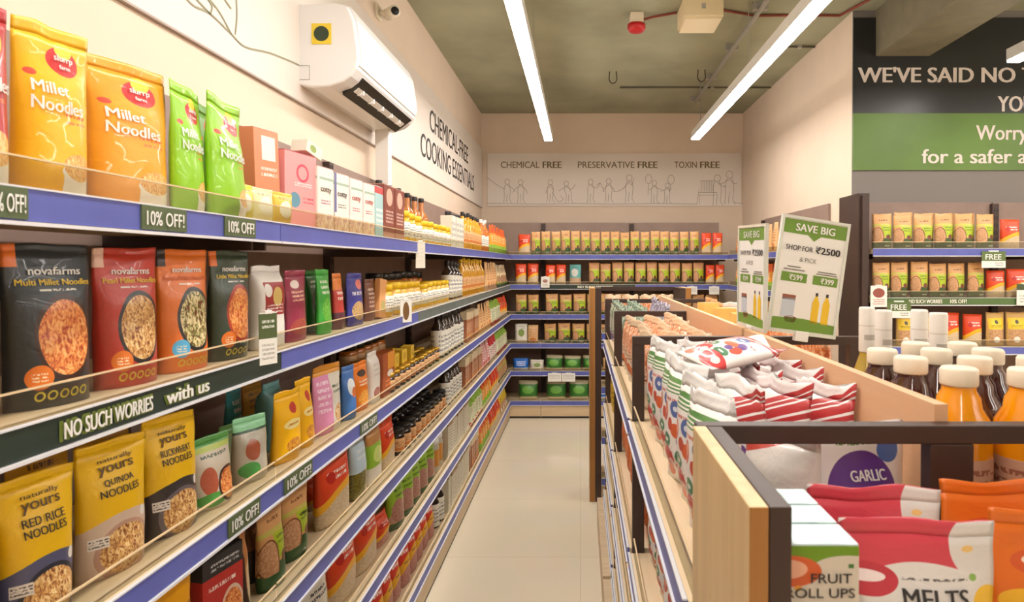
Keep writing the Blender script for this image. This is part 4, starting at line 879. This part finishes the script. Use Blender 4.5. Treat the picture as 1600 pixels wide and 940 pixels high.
row('L', 3, 5.32, 6.0, 'gwp', gwp, 'green topped flour pouch', 'pouch', .115, .95, .02, where=W)
# fifth shelf
W = 'fifth shelf, long run'
row('L', 4, 2.42, 3.06, 'grl2', sp('grain_pouch', .13, .2, .07, pmat('print_limepink', (196, 156, 132), [('b', .5, 1.1, (150, 192, 50), .3, -.4), ('e', .4, .36, .3, .24, ('g', (206, 160, 140), (170, 120, 104), 30)), ('b', -1, .14, (60, 92, 50)), ('t', .3, .8, .6, .8, (70, 90, 30), 2)], coat=.2), seed=114), 'lime topped grain pouch', 'pouch', .125, 1, .035, where=W, turn=14)
row('L', 4, 3.1, 3.3, 'clr', lambda: jar('cookie_jar', .045, .17, pmat('print_cookiejar', (196, 190, 170), [('e', .5, .5, .4, .3, (214, 150, 70))]), M['white'], None, .14), 'clear jar of cookies', 'jar', .12, 1, .05, where=W)
row('L', 4, 3.34, 3.96, 'whp', whp, 'tall white carton', 'carton', .08, 1, .03, where=W, jit=.001)
row('L', 4, 4.0, 4.5, 'gwp', gwp, 'green and white flour pouch', 'pouch', .11, .95, .02, where=W)
row('L', 4, 4.52, 4.95, 'orp', orp, 'orange and green pouch', 'pouch', .12, .85, .02, where=W)
row('L', 4, 4.97, 5.4, 'redp', redp, 'orange topped rice bag', 'bag', .125, 1, .02, where=W)
row('L', 4, 5.42, 6.0, 'tanp', tanp, 'tan and lime grain pouch', 'pouch', .125, .9, .02, where=W)
# lowest shelf
W = 'lowest shelf, long run'
row('L', 5, 2.2, 3.1, 'ryp', ryp, 'red topped bag of pink rice', 'bag', .118, 1, .04, where=W, turn=10)
row('L', 5, 3.12, 3.3, 'brnj', Wht, 'dark tall bottle with white label', 'bottle', .1, .95, .04, where=W)
row('L', 5, 3.34, 3.96, 'whp', whp, 'tall pale carton', 'carton', .08, 1, .03, where=W, jit=.001)
row('L', 5, 4.0, 4.4, 'brs', brs, 'slim brown carton', 'carton', .075, 1, .03, where=W)
row('L', 5, 4.42, 4.9, 'orp', orp, 'orange and green pouch', 'pouch', .12, .85, .02, where=W)
row('L', 5, 4.92, 5.5, 'redp', redp, 'orange topped rice bag', 'bag', .125, 1, .02, where=W)
row('L', 5, 5.52, 6.0, 'kraf', kraf, 'yellow and kraft grain pouch', 'pouch', .13, .9, .02, where=W)

# back wall run
E = 'corner'
W = 'top shelf, back wall'
row('B', 0, -.62, -.52, 'redp', redp, 'orange topped rice bag', 'bag', .1, 1, .02, where=W, end=E)
row('B', 0, -.5, 1.2, 'tanp', tanp, 'tan and lime grain pouch', 'pouch', .1, 1.40, .02, where=W, end=E, jit=.003, sc0=.79, rjit=3)
row('B', 0, 1.22, 1.44, 'redp', redp, 'orange topped rice bag', 'bag', .11, 1.1, .02, where=W + ' beside the pillar', end=E)
W = 'second shelf, back wall'
row('B', 1, -.66, -.42, 'redp', redp, 'orange topped rice bag', 'bag', .12, 1.05, .02, where=W, end=E)
row('B', 1, -.36, -.14, 'redp', redp, 'orange topped rice bag', 'bag', .12, 1, .02, where=W + ' aisle bay', end=E)
row('B', 1, -.12, .02, 'teal', sp('snack_pouch', .12, .2, .06, P['teal_pack'], seed=115), 'pale teal pouch', 'pouch', .12, 1.05, .02, where=W, end=E)
row('B', 1, .08, 1.25, 'tand', tand, 'tan and olive grain pouch', 'pouch', .115, 1.22, .02, where=W, end=E, sc0=.9, jit=.003, rjit=3)
row('B', 1, 1.26, 1.46, 'redp', redp, 'orange topped rice bag', 'bag', .11, 1, .02, where=W + ' beside the pillar', end=E)
W = 'third shelf, back wall'
row('B', 2, -.66, -.42, 'tanp', tanp, 'tan and lime grain pouch', 'pouch', .1, .95, .02, where=W + ' corner bay', end=E)
row('B', 2, -.36, .48, 'tanp', tanp, 'tan and lime grain pouch', 'pouch', .135, .95, .02, where=W, end=E)
row('B', 2, .7, 1.4, 'tanp', tanp, 'tan and lime grain pouch', 'pouch', .135, .95, .02, where=W + ' behind the posters', end=E)
W = 'fourth shelf, back wall'
row('B', 3, -.66, -.54, 'whb', sp('flour_pouch', .12, .19, .06, P['white_bag'], 'gusset', 116), 'white flour pouch', 'pouch', .12, 1, .02, where=W, end=E)
row('B', 3, -.54, -.42, 'tnp', tnp, 'tan snack pouch', 'pouch', .12, .85, .02, where=W, end=E)
row('B', 3, -.38, .48, 'tanp', tanp, 'tan and lime grain pouch', 'pouch', .135, .92, .02, where=W, end=E)
W = 'fifth shelf, back wall'
bagb = lambda m, sd: (lambda: pouch('flour_bag', .2, .15, .12, m, 'sack', sd, (), None, .05, 8, 8, parts=False))
row('B', 4, -.68, -.53, 'blub', bagb(P['blue_bag'], 117), 'blue flour bag', 'bag', .15, 1, .05, where=W, end=E, sc0=.8)
row('B', 4, -.48, -.41, 'whb2', bagb(P['white_bag'], 118), 'white flour bag', 'bag', .1, 1, .05, where=W + ' corner bay', end=E, sc0=.7)
row('B', 4, -.36, .2, 'grnb', bagb(P['green_bag'], 119), 'green flour bag', 'bag', .19, 1, .05, where=W, end=E)
row('B', 4, .22, .5, 'tanb', bagb(P['tan_pack'], 120), 'tan flour bag', 'bag', .15, 1.1, .05, where=W, end=E, sc0=.8)
W = 'lowest shelf, back wall'
row('B', 5, -.65, -.42, 'grnb', bagb(P['green_bag'], 119), 'green flour bag', 'bag', .22, 1.3, .06, where=W + ' corner bay', end=E)
row('B', 5, -.36, .1, 'grnb', bagb(P['green_bag'], 119), 'green flour bag', 'bag', .23, 1.3, .06, where=W, end=E)
row('B', 5, .14, .5, 'blub', bagb(P['blue_bag'], 117), 'blue flour bag', 'bag', .18, 1.1, .06, where=W, end=E, sc0=.9)
# mural wall bay
W = 'top shelf under mural'; E = 'poster'
row('M', 0, 1.8, 2.56, 'tanp', tanp, 'tan and lime grain pouch', 'pouch', .127, 1.0, .03, where=W, end=E)
row('M', 0, 1.84, 2.5, 'tanp', tanp, 'tan grain pouch standing behind', 'pouch', .13, 1.06, .12, where=W, end=E)
row('M', 0, 2.58, 2.72, 'redp', redp, 'orange topped rice bag', 'bag', .13, .9, .03, where=W, end=E)
row('M', 0, 2.8, 3.1, 'kraf', kraf, 'yellow and kraft grain pouch', 'pouch', .14, 1, .03, where=W, end=E)
W = 'second shelf under mural'
row('M', 1, 1.8, 2.5, 'tanp', tanp, 'tan and lime grain pouch', 'pouch', .118, 1.0, .03, where=W, end=E)
row('M', 1, 2.5, 2.76, 'redp', redp, 'orange topped rice bag', 'bag', .13, .85, .03, where=W, end=E)
row('M', 1, 2.8, 3.1, 'kraf', kraf, 'yellow and kraft grain pouch', 'pouch', .14, .9, .03, where=W, end=E)
W = 'third shelf under mural'
row('M', 2, 1.95, 2.2, 'kraf', kraf, 'yellow and kraft grain pouch', 'pouch', .135, .98, .03, where=W + ' behind white capsules', end=E)
row('M', 2, 2.22, 2.5, 'redp', redp, 'orange topped rice bag', 'bag', .13, 1, .03, where=W, end=E)
row('M', 2, 2.5, 2.76, 'kraf', kraf, 'yellow and kraft grain pouch', 'pouch', .135, .98, .03, where=W, end=E)
row('M', 2, 2.8, 3.1, 'kraf', kraf, 'yellow and kraft grain pouch', 'pouch', .135, .98, .03, where=W + ' edge bay', end=E)
# pillar wall return
W = 'top shelf along pillar'; E = 'near'
row('P', 0, 4.55, 5.95, 'tnp', tnp, 'tan snack pouch', 'pouch', .14, 1.05, .03, where=W)
W = 'second shelf along pillar'
row('P', 1, 4.55, 5.95, 'orp', orp, 'orange and green pouch', 'pouch', .14, .9, .03, where=W)
W = 'third shelf along pillar'
row('P', 2, 4.55, 5.95, 'tanp', tanp, 'tan and lime grain pouch', 'pouch', .14, .95, .03, where=W)

# ------------------------------------------------------------------ middle gondola goods
snk = lambda m, sd, w_=.17, h_=.26, d_=.062, cr=.14: (lambda: pouch('snack_pouch', w_, h_, d_, m, 'pillow', sd, (), None, cr, 12, 18, .9))
var = lambda m, sd, *a: [snk(P[m], sd + 40 * q_, *a) for q_ in range(3)]
W = 'oak end bay, top'
row('G', 0, .91, 1.67, 'sg', var('snack_green', 201, .15, .25), 'white green-topped snack pouch', 'pouch', .13, 1, .045, 1, .085, where=W, zz=GZ[0], jit=.004, turn=20, rjit=4)
row('G', 0, 1.02, 1.66, 'sr', var('snack_red', 202, .15, .25, .05, .11), 'white red-topped snack pouch', 'pouch', .135, .97, .115, 3, .072, where=W, zz=GZ[0], jit=.004, turn=18, rjit=4)
W = 'oak end bay, middle'
row('G', 1, .88, 1.70, 'sg', var('snack_green', 201, .15, .255), 'white green-topped snack pouch', 'pouch', .15, .92, .05, where=W, zz=GZ[1], turn=20)
W = 'oak end bay, lower'
row('G', 2, .88, 1.70, 'sr', var('snack_red', 202, .15, .25), 'white red-topped snack pouch', 'pouch', .15, .72, .05, where=W, zz=GZ[2], turn=20)
W = 'oak end bay, base'
row('G', 3, .86, 1.70, 'ryp', ryp, 'red topped bag of pink rice', 'bag', .13, 1, .05, where=W, zz=GZ[3])
# two pouches lying over the standing ones
o = pouch('snack_pouch', .15, .185, .045, P['snack_red'], 'pillow', 284, (), None, .16, 12, 16, .9); o.rotation_euler = (R(-82), R(6), R(-70)); o.location = (.235, 1.26, 1.350); tag(o, 'white and red snack pouch lying across the upright ones', 'pouch')
o = pouch('snack_pouch', .135, .225, .07, P['snack_purple'], 'stand', 220, (('GARLIC', .5, .7, .4, .06, 'wink', .02), ('BITES', .5, .47, .5, .06, 'yink', .02)), None, .02); o.location = (.395, .86, GZ[0] + .001); o.rotation_euler = (0, 0, R(8)); tag(o, 'white pouch with purple garlic print facing through the frame', 'pouch')
o = pouch('snack_pouch', .12, .22, .08, pmat('print_plainwhite', (228, 222, 216), [('b', .9, 1.1, (200, 70, 60), .2), ('t', .2, .8, .2, .6, (205, 200, 196), 8)], coat=.3), 'pillow', 221, (), None, .06); o.location = (.285, .85, GZ[0] + .001); o.rotation_euler = (0, 0, R(-50)); tag(o, 'plain white snack pouch turned sideways behind the oak panel', 'pouch')
W = 'second middle bay, top'
row('G', 0, 1.82, 2.62, 'so', snk(P['snack_orange'], 203, .15, .235, .06, .16), 'orange and white snack pack', 'pouch', .14, 1, .04, 3, .084, where=W, zz=GZ[0], jit=.004, turn=16, rjit=4)
W = 'second middle bay, middle'
row('G', 1, 1.80, 2.66, 'car', snk(P['carrot_pack'], 204, .15, .24), 'deep orange snack pack', 'pouch', .15, 1, .04, where=W, zz=GZ[1])
W = 'second middle bay, lower'
row('G', 2, 1.80, 2.66, 'mix', snk(P['mixed_pack'], 205, .15, .2), 'tan and brown snack pack', 'pouch', .15, 1, .04, where=W, zz=GZ[2])
W = 'second middle bay, base'
row('G', 3, 1.80, 2.66, 'mix', snk(P['mixed_pack'], 205, .15, .2), 'tan and brown snack pack', 'pouch', .15, 1, .05, where=W, zz=GZ[3])
W = 'third middle bay, top'
row('G', 0, 2.76, 3.58, 'crg', snk(P['crinkle_green'], 206, .15, .24, .06, .16), 'crinkly green clear pack', 'pouch', .155, 1, .035, 2, .085, where=W, zz=GZ[0], jit=.004, turn=14, rjit=4)
row('G', 0, 2.95, 3.58, 'crp', snk(P['crinkle_purple'], 207, .15, .25, .05), 'crinkly purple clear pack', 'pouch', .155, 1.0, .25, where=W, zz=GZ[0])
W = 'third middle bay, middle'
row('G', 1, 2.95, 3.6, 'yel', snk(P['yellow_sack'], 208, .16, .24), 'plain yellow sack', 'pouch', .17, 1, .03, where=W, zz=GZ[1])
W = 'third middle bay, lower'
row('G', 2, 2.75, 3.6, 'crg', snk(P['crinkle_green'], 206, .16, .24), 'crinkly green clear pack', 'pouch', .17, .70, .04, where=W, zz=GZ[2])
W = 'third middle bay, base'
row('G', 3, 2.75, 3.6, 'mix', snk(P['mixed_pack'], 205, .15, .2), 'tan and brown snack pack', 'pouch', .17, 1, .05, where=W, zz=GZ[3])
# far end cap
for k in range(4):
    o = put('so', None, (.215 + k * .117, 4.06, 1.101), R(5 - k * 4), 'orange snack pack on the far end cap, %s from the oak panel' % ORD[k], 'pouch', 'orange packs on the far end cap', (.72, .72, 1.05))
    o = put('kraf', None, (.215 + k * .117, 4.06, .751), R(4 - k * 3), 'kraft grain pouch on the far end cap, %s from the oak panel' % ORD[k], 'pouch', 'kraft pouches on the far end cap', (.8, .8, 1))

# bottles on the far side of the divider
SZ = 1.15
juice = lambda m, lab: bottle('juice_bottle', .043, .250, m, M['ivory'], lab, .52, .70, .095, (.12, .5), 24, 1.12)
def bot(key, build, px, Y, z=SZ, label='', cat='bottle', s=1.0, zs=1.0, group=None):
    put(key, build, ((px - CX) * Y / F, Y, z + .0006), R(random.Random(px).uniform(-20, 20)), label, cat, group, (s, s, s * zs))
oj = lambda: juice(orangej, P['juice_label']); bj = lambda: juice(brownj, P['juice_label'])
px_ = lambda x, y: CX + F * x / y
for x, y, lb in ((.552, .885, 'orange juice bottle with ivory cap beside the divider'), (.643, .872, 'orange juice bottle with ivory cap cut by the frame edge')):
    bot('oj', oj, px_(x, y), y, label=lb, group='orange juice bottles')
for x, y, lb in ((.536, .985, 'dark juice bottle just behind the orange one beside divider'), (.640, .985, 'dark juice bottle showing between the two orange juices'), (.737, .985, 'dark juice bottle behind the edge orange juice, by the outer rail'),
                 (.536, 1.078, 'dark juice bottle against the divider, second from the orange one'), (.632, 1.078, 'dark juice bottle in the middle of the ivory capped cluster'), (.724, 1.078, 'dark juice bottle on outer rail side, second from front'),
                 (.645, 1.168, 'dark juice bottle rearmost in the middle of the cluster'), (.735, 1.168, 'dark juice bottle rearmost on the outer rail side')):
    bot('bj', bj, px_(x, y), y, label=lb, group='dark juice bottles')
tall = lambda c_: bottle('oil_bottle', .036, .30, c_, P['capsule_label'], None, .44, .46, .34, n=20, capr=1.1)
bot('to', lambda: tall(olive), 1355, 1.42, label='pale oil bottle with white capsule next to the large poster', group='white capsuled bottles')
for px, Y, lb in ((1381, 1.33, 'dark bottle with white capsule beside the pale oil bottle'), (1437, 1.34, 'dark bottle with white capsule, taller of the far pair'), (1467, 1.255, 'dark bottle with white capsule, lower of the far pair')):
    bot('td', lambda: tall(brownj), px, Y, label=lb, group='white capsuled bottles')
for k, (x, y) in enumerate(((.545, 2.05), (.545, 2.3), (.55, 2.62))):
    put('orc', lambda: carton('juice_carton', .07, .235, .07, pmat('print_orange_carton', (240, 170, 60), [('b', .6, .64, (230, 110, 40)), ('b', .8, 1.1, (244, 200, 110)), ('t', .2, .8, .2, .5, (250, 230, 190), 4)])), (x, y, SZ + .001), R(6 * k), 'orange drink carton behind the posters, %s from the large poster' % ORD[k], 'carton', 'orange drink cartons behind the posters')
row('H', 0, 1.80, 2.6, 'so', None, 'orange and white snack pack', 'pouch', .16, .9, .05, where='far side of second middle bay', zz=SZ)
row('H', 0, 2.78, 3.55, 'tanp', None, 'tan and lime grain pouch', 'pouch', .15, .95, .06, where='far side of third middle bay', zz=SZ)

# end cap goods
fr = pmat('print_fruit_carton', (214, 204, 188), [('b', .91, 1.1, (110, 150, 30)), ('e', .86, .89, .44, .055, (214, 204, 188)), ('e', .12, .87, .40, .075, (214, 96, 48)), ('e', .1, .88, .24, .045, (240, 180, 150)), ('e', .22, .79, .05, .012, (230, 160, 60)), ('t', .3, .92, .685, .715, (110, 100, 90), 1), ('r', .86, .93, .885, .905, (70, 120, 50)), ('e', .5, .3, .4, .2, (214, 96, 48))])
for k, y in enumerate((.575, .622, .669)):
    o = carton('fruit_roll_carton', .072, .193, .044, fr, (('FRUIT', .64, .838, .52, .045, 'ink', .006), ('ROLL UPS', .5, .768, .88, .045, 'ink', .006)) if k == 0 else (), mat('carton_top_blue', (206, 228, 234), .45, var=.10, scale=40))
    o.location = (.2195, y, 1.1012); tag(o, ('front', 'middle', 'rear')[k] + ' carton of fruit rolls with pale blue top behind the oak panel', 'carton', 'fruit roll cartons')
melt = pmat('print_melts', (222, 218, 214), [('b', .79, 1.1, (206, 66, 82), .0, -.5), ('e', 1.0, .88, .30, .22, (222, 218, 214)), ('e', .14, .70, .22, .085, (190, 50, 66)), ('e', .14, .715, .14, .03, (240, 225, 225)), ('e', .82, .86, .04, .018, (236, 196, 120)), ('e', .84, .72, .025, .018, (140, 180, 90)), ('t', .38, .80, .70, .722, (90, 84, 84), 1), ('e', .12, .5, .18, .06, (238, 190, 40)), ('e', .93, .60, .1, .08, (238, 190, 40)), ('e', .5, .25, .4, .16, (206, 66, 82))], coat=.3)
o = pouch('fruit_melt_pouch', .155, .19, .05, melt, 'stand', 301, (('MELTS', .58, .63, .42, .085, 'ink', .02),), None, .0, 14, 20); o.location = (.340, .612, 1.1012); o.rotation_euler = (0, 0, R(-4)); tag(o, 'pink and white fruit melt pouch in front on the end cap', 'pouch', 'fruit melt pouches')
o = pouch('fruit_melt_pouch', .147, .195, .05, melt, 'stand', 302, (), None, .0, 14, 20); o.location = (.335, .692, 1.1012); o.rotation_euler = (0, 0, R(-4)); tag(o, 'pink and white fruit melt pouch behind the front one', 'pouch', 'fruit melt pouches')
orm = pmat('print_orange_melt', (226, 112, 28), [('b', -1, .55, (222, 216, 210), .0, -.8), ('e', .3, .72, .18, .07, (214, 90, 40)), ('e', .3, .73, .11, .03, (244, 226, 214)), ('e', .2, .5, .16, .08, (240, 186, 40))], coat=.3)
o = pouch('fruit_melt_pouch', .16, .192, .045, orm, 'stand', 303, (), None, 0, 14, 20); o.location = (.507, .712, 1.1012); o.rotation_euler = (0, 0, R(-2)); tag(o, 'orange fruit melt pouch standing behind on the end cap', 'pouch', 'orange melt pouches')
o = pouch('fruit_melt_pouch', .16, .188, .045, orm, 'stand', 304, (), None, 0, 14, 20); o.location = (.515, .645, 1.1012); o.rotation_euler = (0, 0, R(-2)); tag(o, 'orange fruit melt pouch in front, cut by the frame edge', 'pouch', 'orange melt pouches')

# ------------------------------------------------------------------ posters and tags
def poster(px, py, Y, w_, h_, rz, lean, label, big):
    t = empty('offer_poster', ((px - CX) * Y / F, Y, EYE + (CY - py) * Y / F)); t.rotation_euler = (0, R(lean), R(rz)); tag(t, label, 'sign', 'offer posters')
    mesh('card', bx(-w_ / 2, w_ / 2, -.002, .002, .004, h_), M['paper'], t)
    a = bmesh.new(); b = .004
    for q in ((-w_ / 2 - b, w_ / 2 + b, h_ - b, h_ + b), (-w_ / 2 - b, w_ / 2 + b, -b, b + .003), (-w_ / 2 - b, -w_ / 2 + b, b, h_ - b), (w_ / 2 - b, w_ / 2 + b, b, h_ - b)): box(a, q[0], q[1], -.005, .005, q[2], q[3])
    mesh('clear_frame', a, mat('frame_plastic', (214, 218, 208), .15, coat=.5), t)
    fn = lambda x, z: (x * w_ - w_ / 2, -.0035, z * h_)
    def poly(name, pts, m):
        q = bmesh.new(); q.faces.new([q.verts.new(fn(*p)) for p in pts]); norm_fix(q, (0, -1, 0)); return raw(name, q, M[m] if isinstance(m, str) else m, t)
    fn0 = fn
    fn = lambda x, z: (x * w_ - w_ / 2, -.0026, z * h_)
    poly('green_header', [(.02, .98), (.98, .98), (.98, .86), (.60, .86), (.5, .81), (.4, .86), (.02, .86)], 'leaf')
    poly('green_footer', [(.02, .02), (.98, .02), (.98, .10), (.5, .13), (.02, .12)], 'leaf')
    for u0, u1 in ((.08, .47), (.56, .94)): poly('price_plate', [(u0, .44), (u1, .44), (u1, .52), (u0, .52)], 'leaf')
    jarp = mat('picture_brown', (150, 86, 60), .6); btl = mat('picture_yellow', (232, 190, 40), .6); frt = mat('picture_orange', (230, 130, 40), .6)
    poly('picture_jar', [(.14, .13), (.34, .13), (.34, .30), (.14, .30)], mat('picture_pale', (196, 204, 214), .6)); poly('picture_lid', [(.14, .28), (.34, .28), (.34, .325), (.14, .325)], jarp)
    poly('picture_bowl', [(.24 + a / w_ * .001, b) for a, b in []] or [(.20, .13), (.23, .085), (.36, .085), (.40, .13), (.3, .15)], jarp)
    for u0 in (.60, .76): poly('picture_bottle', [(u0, .1), (u0 + .11, .1), (u0 + .11, .28), (u0 + .07, .34), (u0 + .04, .34), (u0, .28)], btl); poly('picture_cap', [(u0 + .035, .34), (u0 + .075, .34), (u0 + .075, .37), (u0 + .035, .37)], 'ink')
    fn = fn0
    for s, u0, u1, v0, v1, ink, bold in (('SAVE BIG', .2, .8, .885, .95, 'wink', .025), ('SHOP FOR', .09, .50, .715, .758, 'ink', .012), ('₹2500', .54, .92, .71, .772, 'ink', .03), ('& PICK', .32, .58, .62, .66, 'inkgrey', .005), ('₹599', .2, .4, .455, .505, 'wink', .02), ('₹399', .68, .88, .455, .505, 'wink', .02)):
        tb = bmesh.new(); text_on(tb, s, fn, u0, u1, v0, v1, bold); norm_fix(tb, (0, -1, 0)); raw('lettering', tb, M[ink], t)
    for u0, u1, v in ((.15, .35, .57), (.1, .42, .545), (.62, .9, .555), (.6, .92, .535)):
        q = bmesh.new(); poly_strip(q, fn, [(u0, v), (u1, v)], .009); norm_fix(q, (0, -1, 0)); raw('fine_print', q, M['inkgrey'], t)
    mesh('clip', bx(-.02, .02, -.008, .008, -.022, .006, bev=.002), M['white'], t)
poster(1252, 521, 1.728, .20, .325, 8, 8, 'large green and white offer poster clipped on the shelving frame', True)
poster(1174, 511, 1.775, .20, .295, -84, 1.5, 'narrow looking offer poster turned sideways beside the large poster', False)

def talker(name, loc, rz, w_, h_, layers, label, texts=(), base=(236, 234, 226), group=None):
    t = empty(name, loc, rz); tag(t, label, 'tag', group)
    b = bmesh.new(); box(b, -w_ / 2, w_ / 2, -.001, .001, -h_, 0); uv = b.loops.layers.uv.new('UVMap')
    for f in b.faces:
        for l_ in f.loops: l_[uv].uv = (l_.vert.co.x / w_ + .5, l_.vert.co.z / h_ + 1)
    mesh('card', b, pmat('print_tag', base, layers, .5), t)
    mesh('clip', bx(-w_ * .2, w_ * .2, -.003, .006, -.003, .005, bev=.001), M['film'] if False else M['white'], t)
    for s, u0, u1, v0, v1, ink in texts:
        tb = bmesh.new(); text_on(tb, s, lambda x, z: (x * w_ - w_ / 2, -.0016, z * h_ - h_), u0, u1, v0, v1, .012); norm_fix(tb, (0, -1, 0)); raw('lettering', tb, M[ink], t)
def Lt(px, py, X=LX + .008): q = X * F / (px - CX); return (X, q, EYE + (CY - py) * q / F)
talker('shelf_tag', Lt(418, 488), R(66), .045, .115, [('b', .5, .98, (76, 92, 48)), ('t', .15, .85, .68, .88, (225, 228, 215), 2), ('t', .15, .85, .08, .42, (170, 165, 155), 4)], 'hanging card with green upper half below the white gusseted pouch')
talker('shelf_tag', Lt(657, 377), R(60), .055, .115, [('t', .15, .85, .2, .8, (214, 208, 196), 4)], 'blank white hanging strip below the top shelf yellow-lidded jars', base=(222, 216, 200))
talker('shelf_tag', Lt(634, 468), R(60), .06, .09, [('e', .5, .5, .28, .4, (120, 84, 40))], 'small card with brown bottle picture before second shelf jars')
for k, (x, z, lb) in enumerate((((1551 - CX) * MY / F, 1.63, 'green and white free tag hanging from the top shelf under mural'), ((1404 - CX) * MY / F, 1.325, 'green and white free tag hanging from the second shelf under mural'))):
    talker('price_tag', (x, MY - .008, z), 0, .145, .10, [('b', .42, 1.1, (92, 112, 62)), ('t', .55, .9, .1, .35, (150, 145, 135), 2)], lb, (('FREE', .15, .82, .50, .82, 'wink'),), group='free tags under the mural')
talker('price_tag', ((1372 - CX) * MY / F, MY - .010, EYE + (CY - 446) * MY / F), 0, .10, .13, [('e', .5, .66, .36, .22, (150, 80, 70)), ('t', .15, .85, .1, .4, (190, 120, 110), 3)], 'white tag with brown food picture beside the lower free tag')
talker('price_tag', ((1600 - CX) * MY / F, MY - .010, EYE + (CY - 443) * MY / F), 0, .10, .13, [('b', .7, 1.1, (70, 84, 56)), ('t', .15, .85, .1, .5, (170, 165, 155), 3)], 'white tag with dark green top under the mural at frame edge')
talker('price_tag', ((852 - CX) * BY / F, BY - .008, EYE + (CY - 432) * BY / F), 0, .085, .11, [('e', .5, .6, .3, .16, (170, 120, 110)), ('t', .2, .8, .1, .35, (180, 160, 150), 2)], 'small white tag in front of the back wall rice bags')
for k in range(2): talker('price_placard', (-.26 + k * .14, BY - .008, .46), 0, .135, .085, [('t', .1, .9, .3, .8, (190, 186, 180), 3)], ('first', 'second')[k] + ' white price placard from the corner on the back wall', group='white placards on the back wall')
for k, x in enumerate((1.12, 1.34)): talker('price_placard', (x, BY - .008, 1.33), 0, .10, .08, [('t', .1, .9, .3, .8, (190, 186, 180), 3)], ('white placard under the olive pouches near the posters', 'white placard under the olive pouches beside the pillar run')[k])
# the white paper and nut bag leaning at the divider near the narrow poster
o = pouch('paper_bag', .09, .17, .05, pmat('print_paperbag', (240, 236, 228), [('b', -1, .45, ('g', (214, 184, 140), (176, 140, 96), 16))]), 'sack', 330, (), None, .05); o.location = (.62, 2.45, SZ + .10); o.location.z = SZ + .0008; o.scale = (1, 1, 1.45); o.rotation_euler = (0, 0, R(-20)); tag(o, 'white topped bag of nuts beside the narrow poster', 'bag')
o = pouch('paper_bag', .10, .16, .05, pmat('print_silver', ('n', (170, 166, 160), (226, 224, 220), (246, 246, 246), 8), [], rough=.2, coat=.4), 'pillow', 331, (), None, .12); o.location = (.222, 2.80, .7225); o.rotation_euler = (R(28), 0, R(-90)); o.scale = (.8, .8, .75); tag(o, 'silvery crumpled packet poking out over the aisle', 'packet')
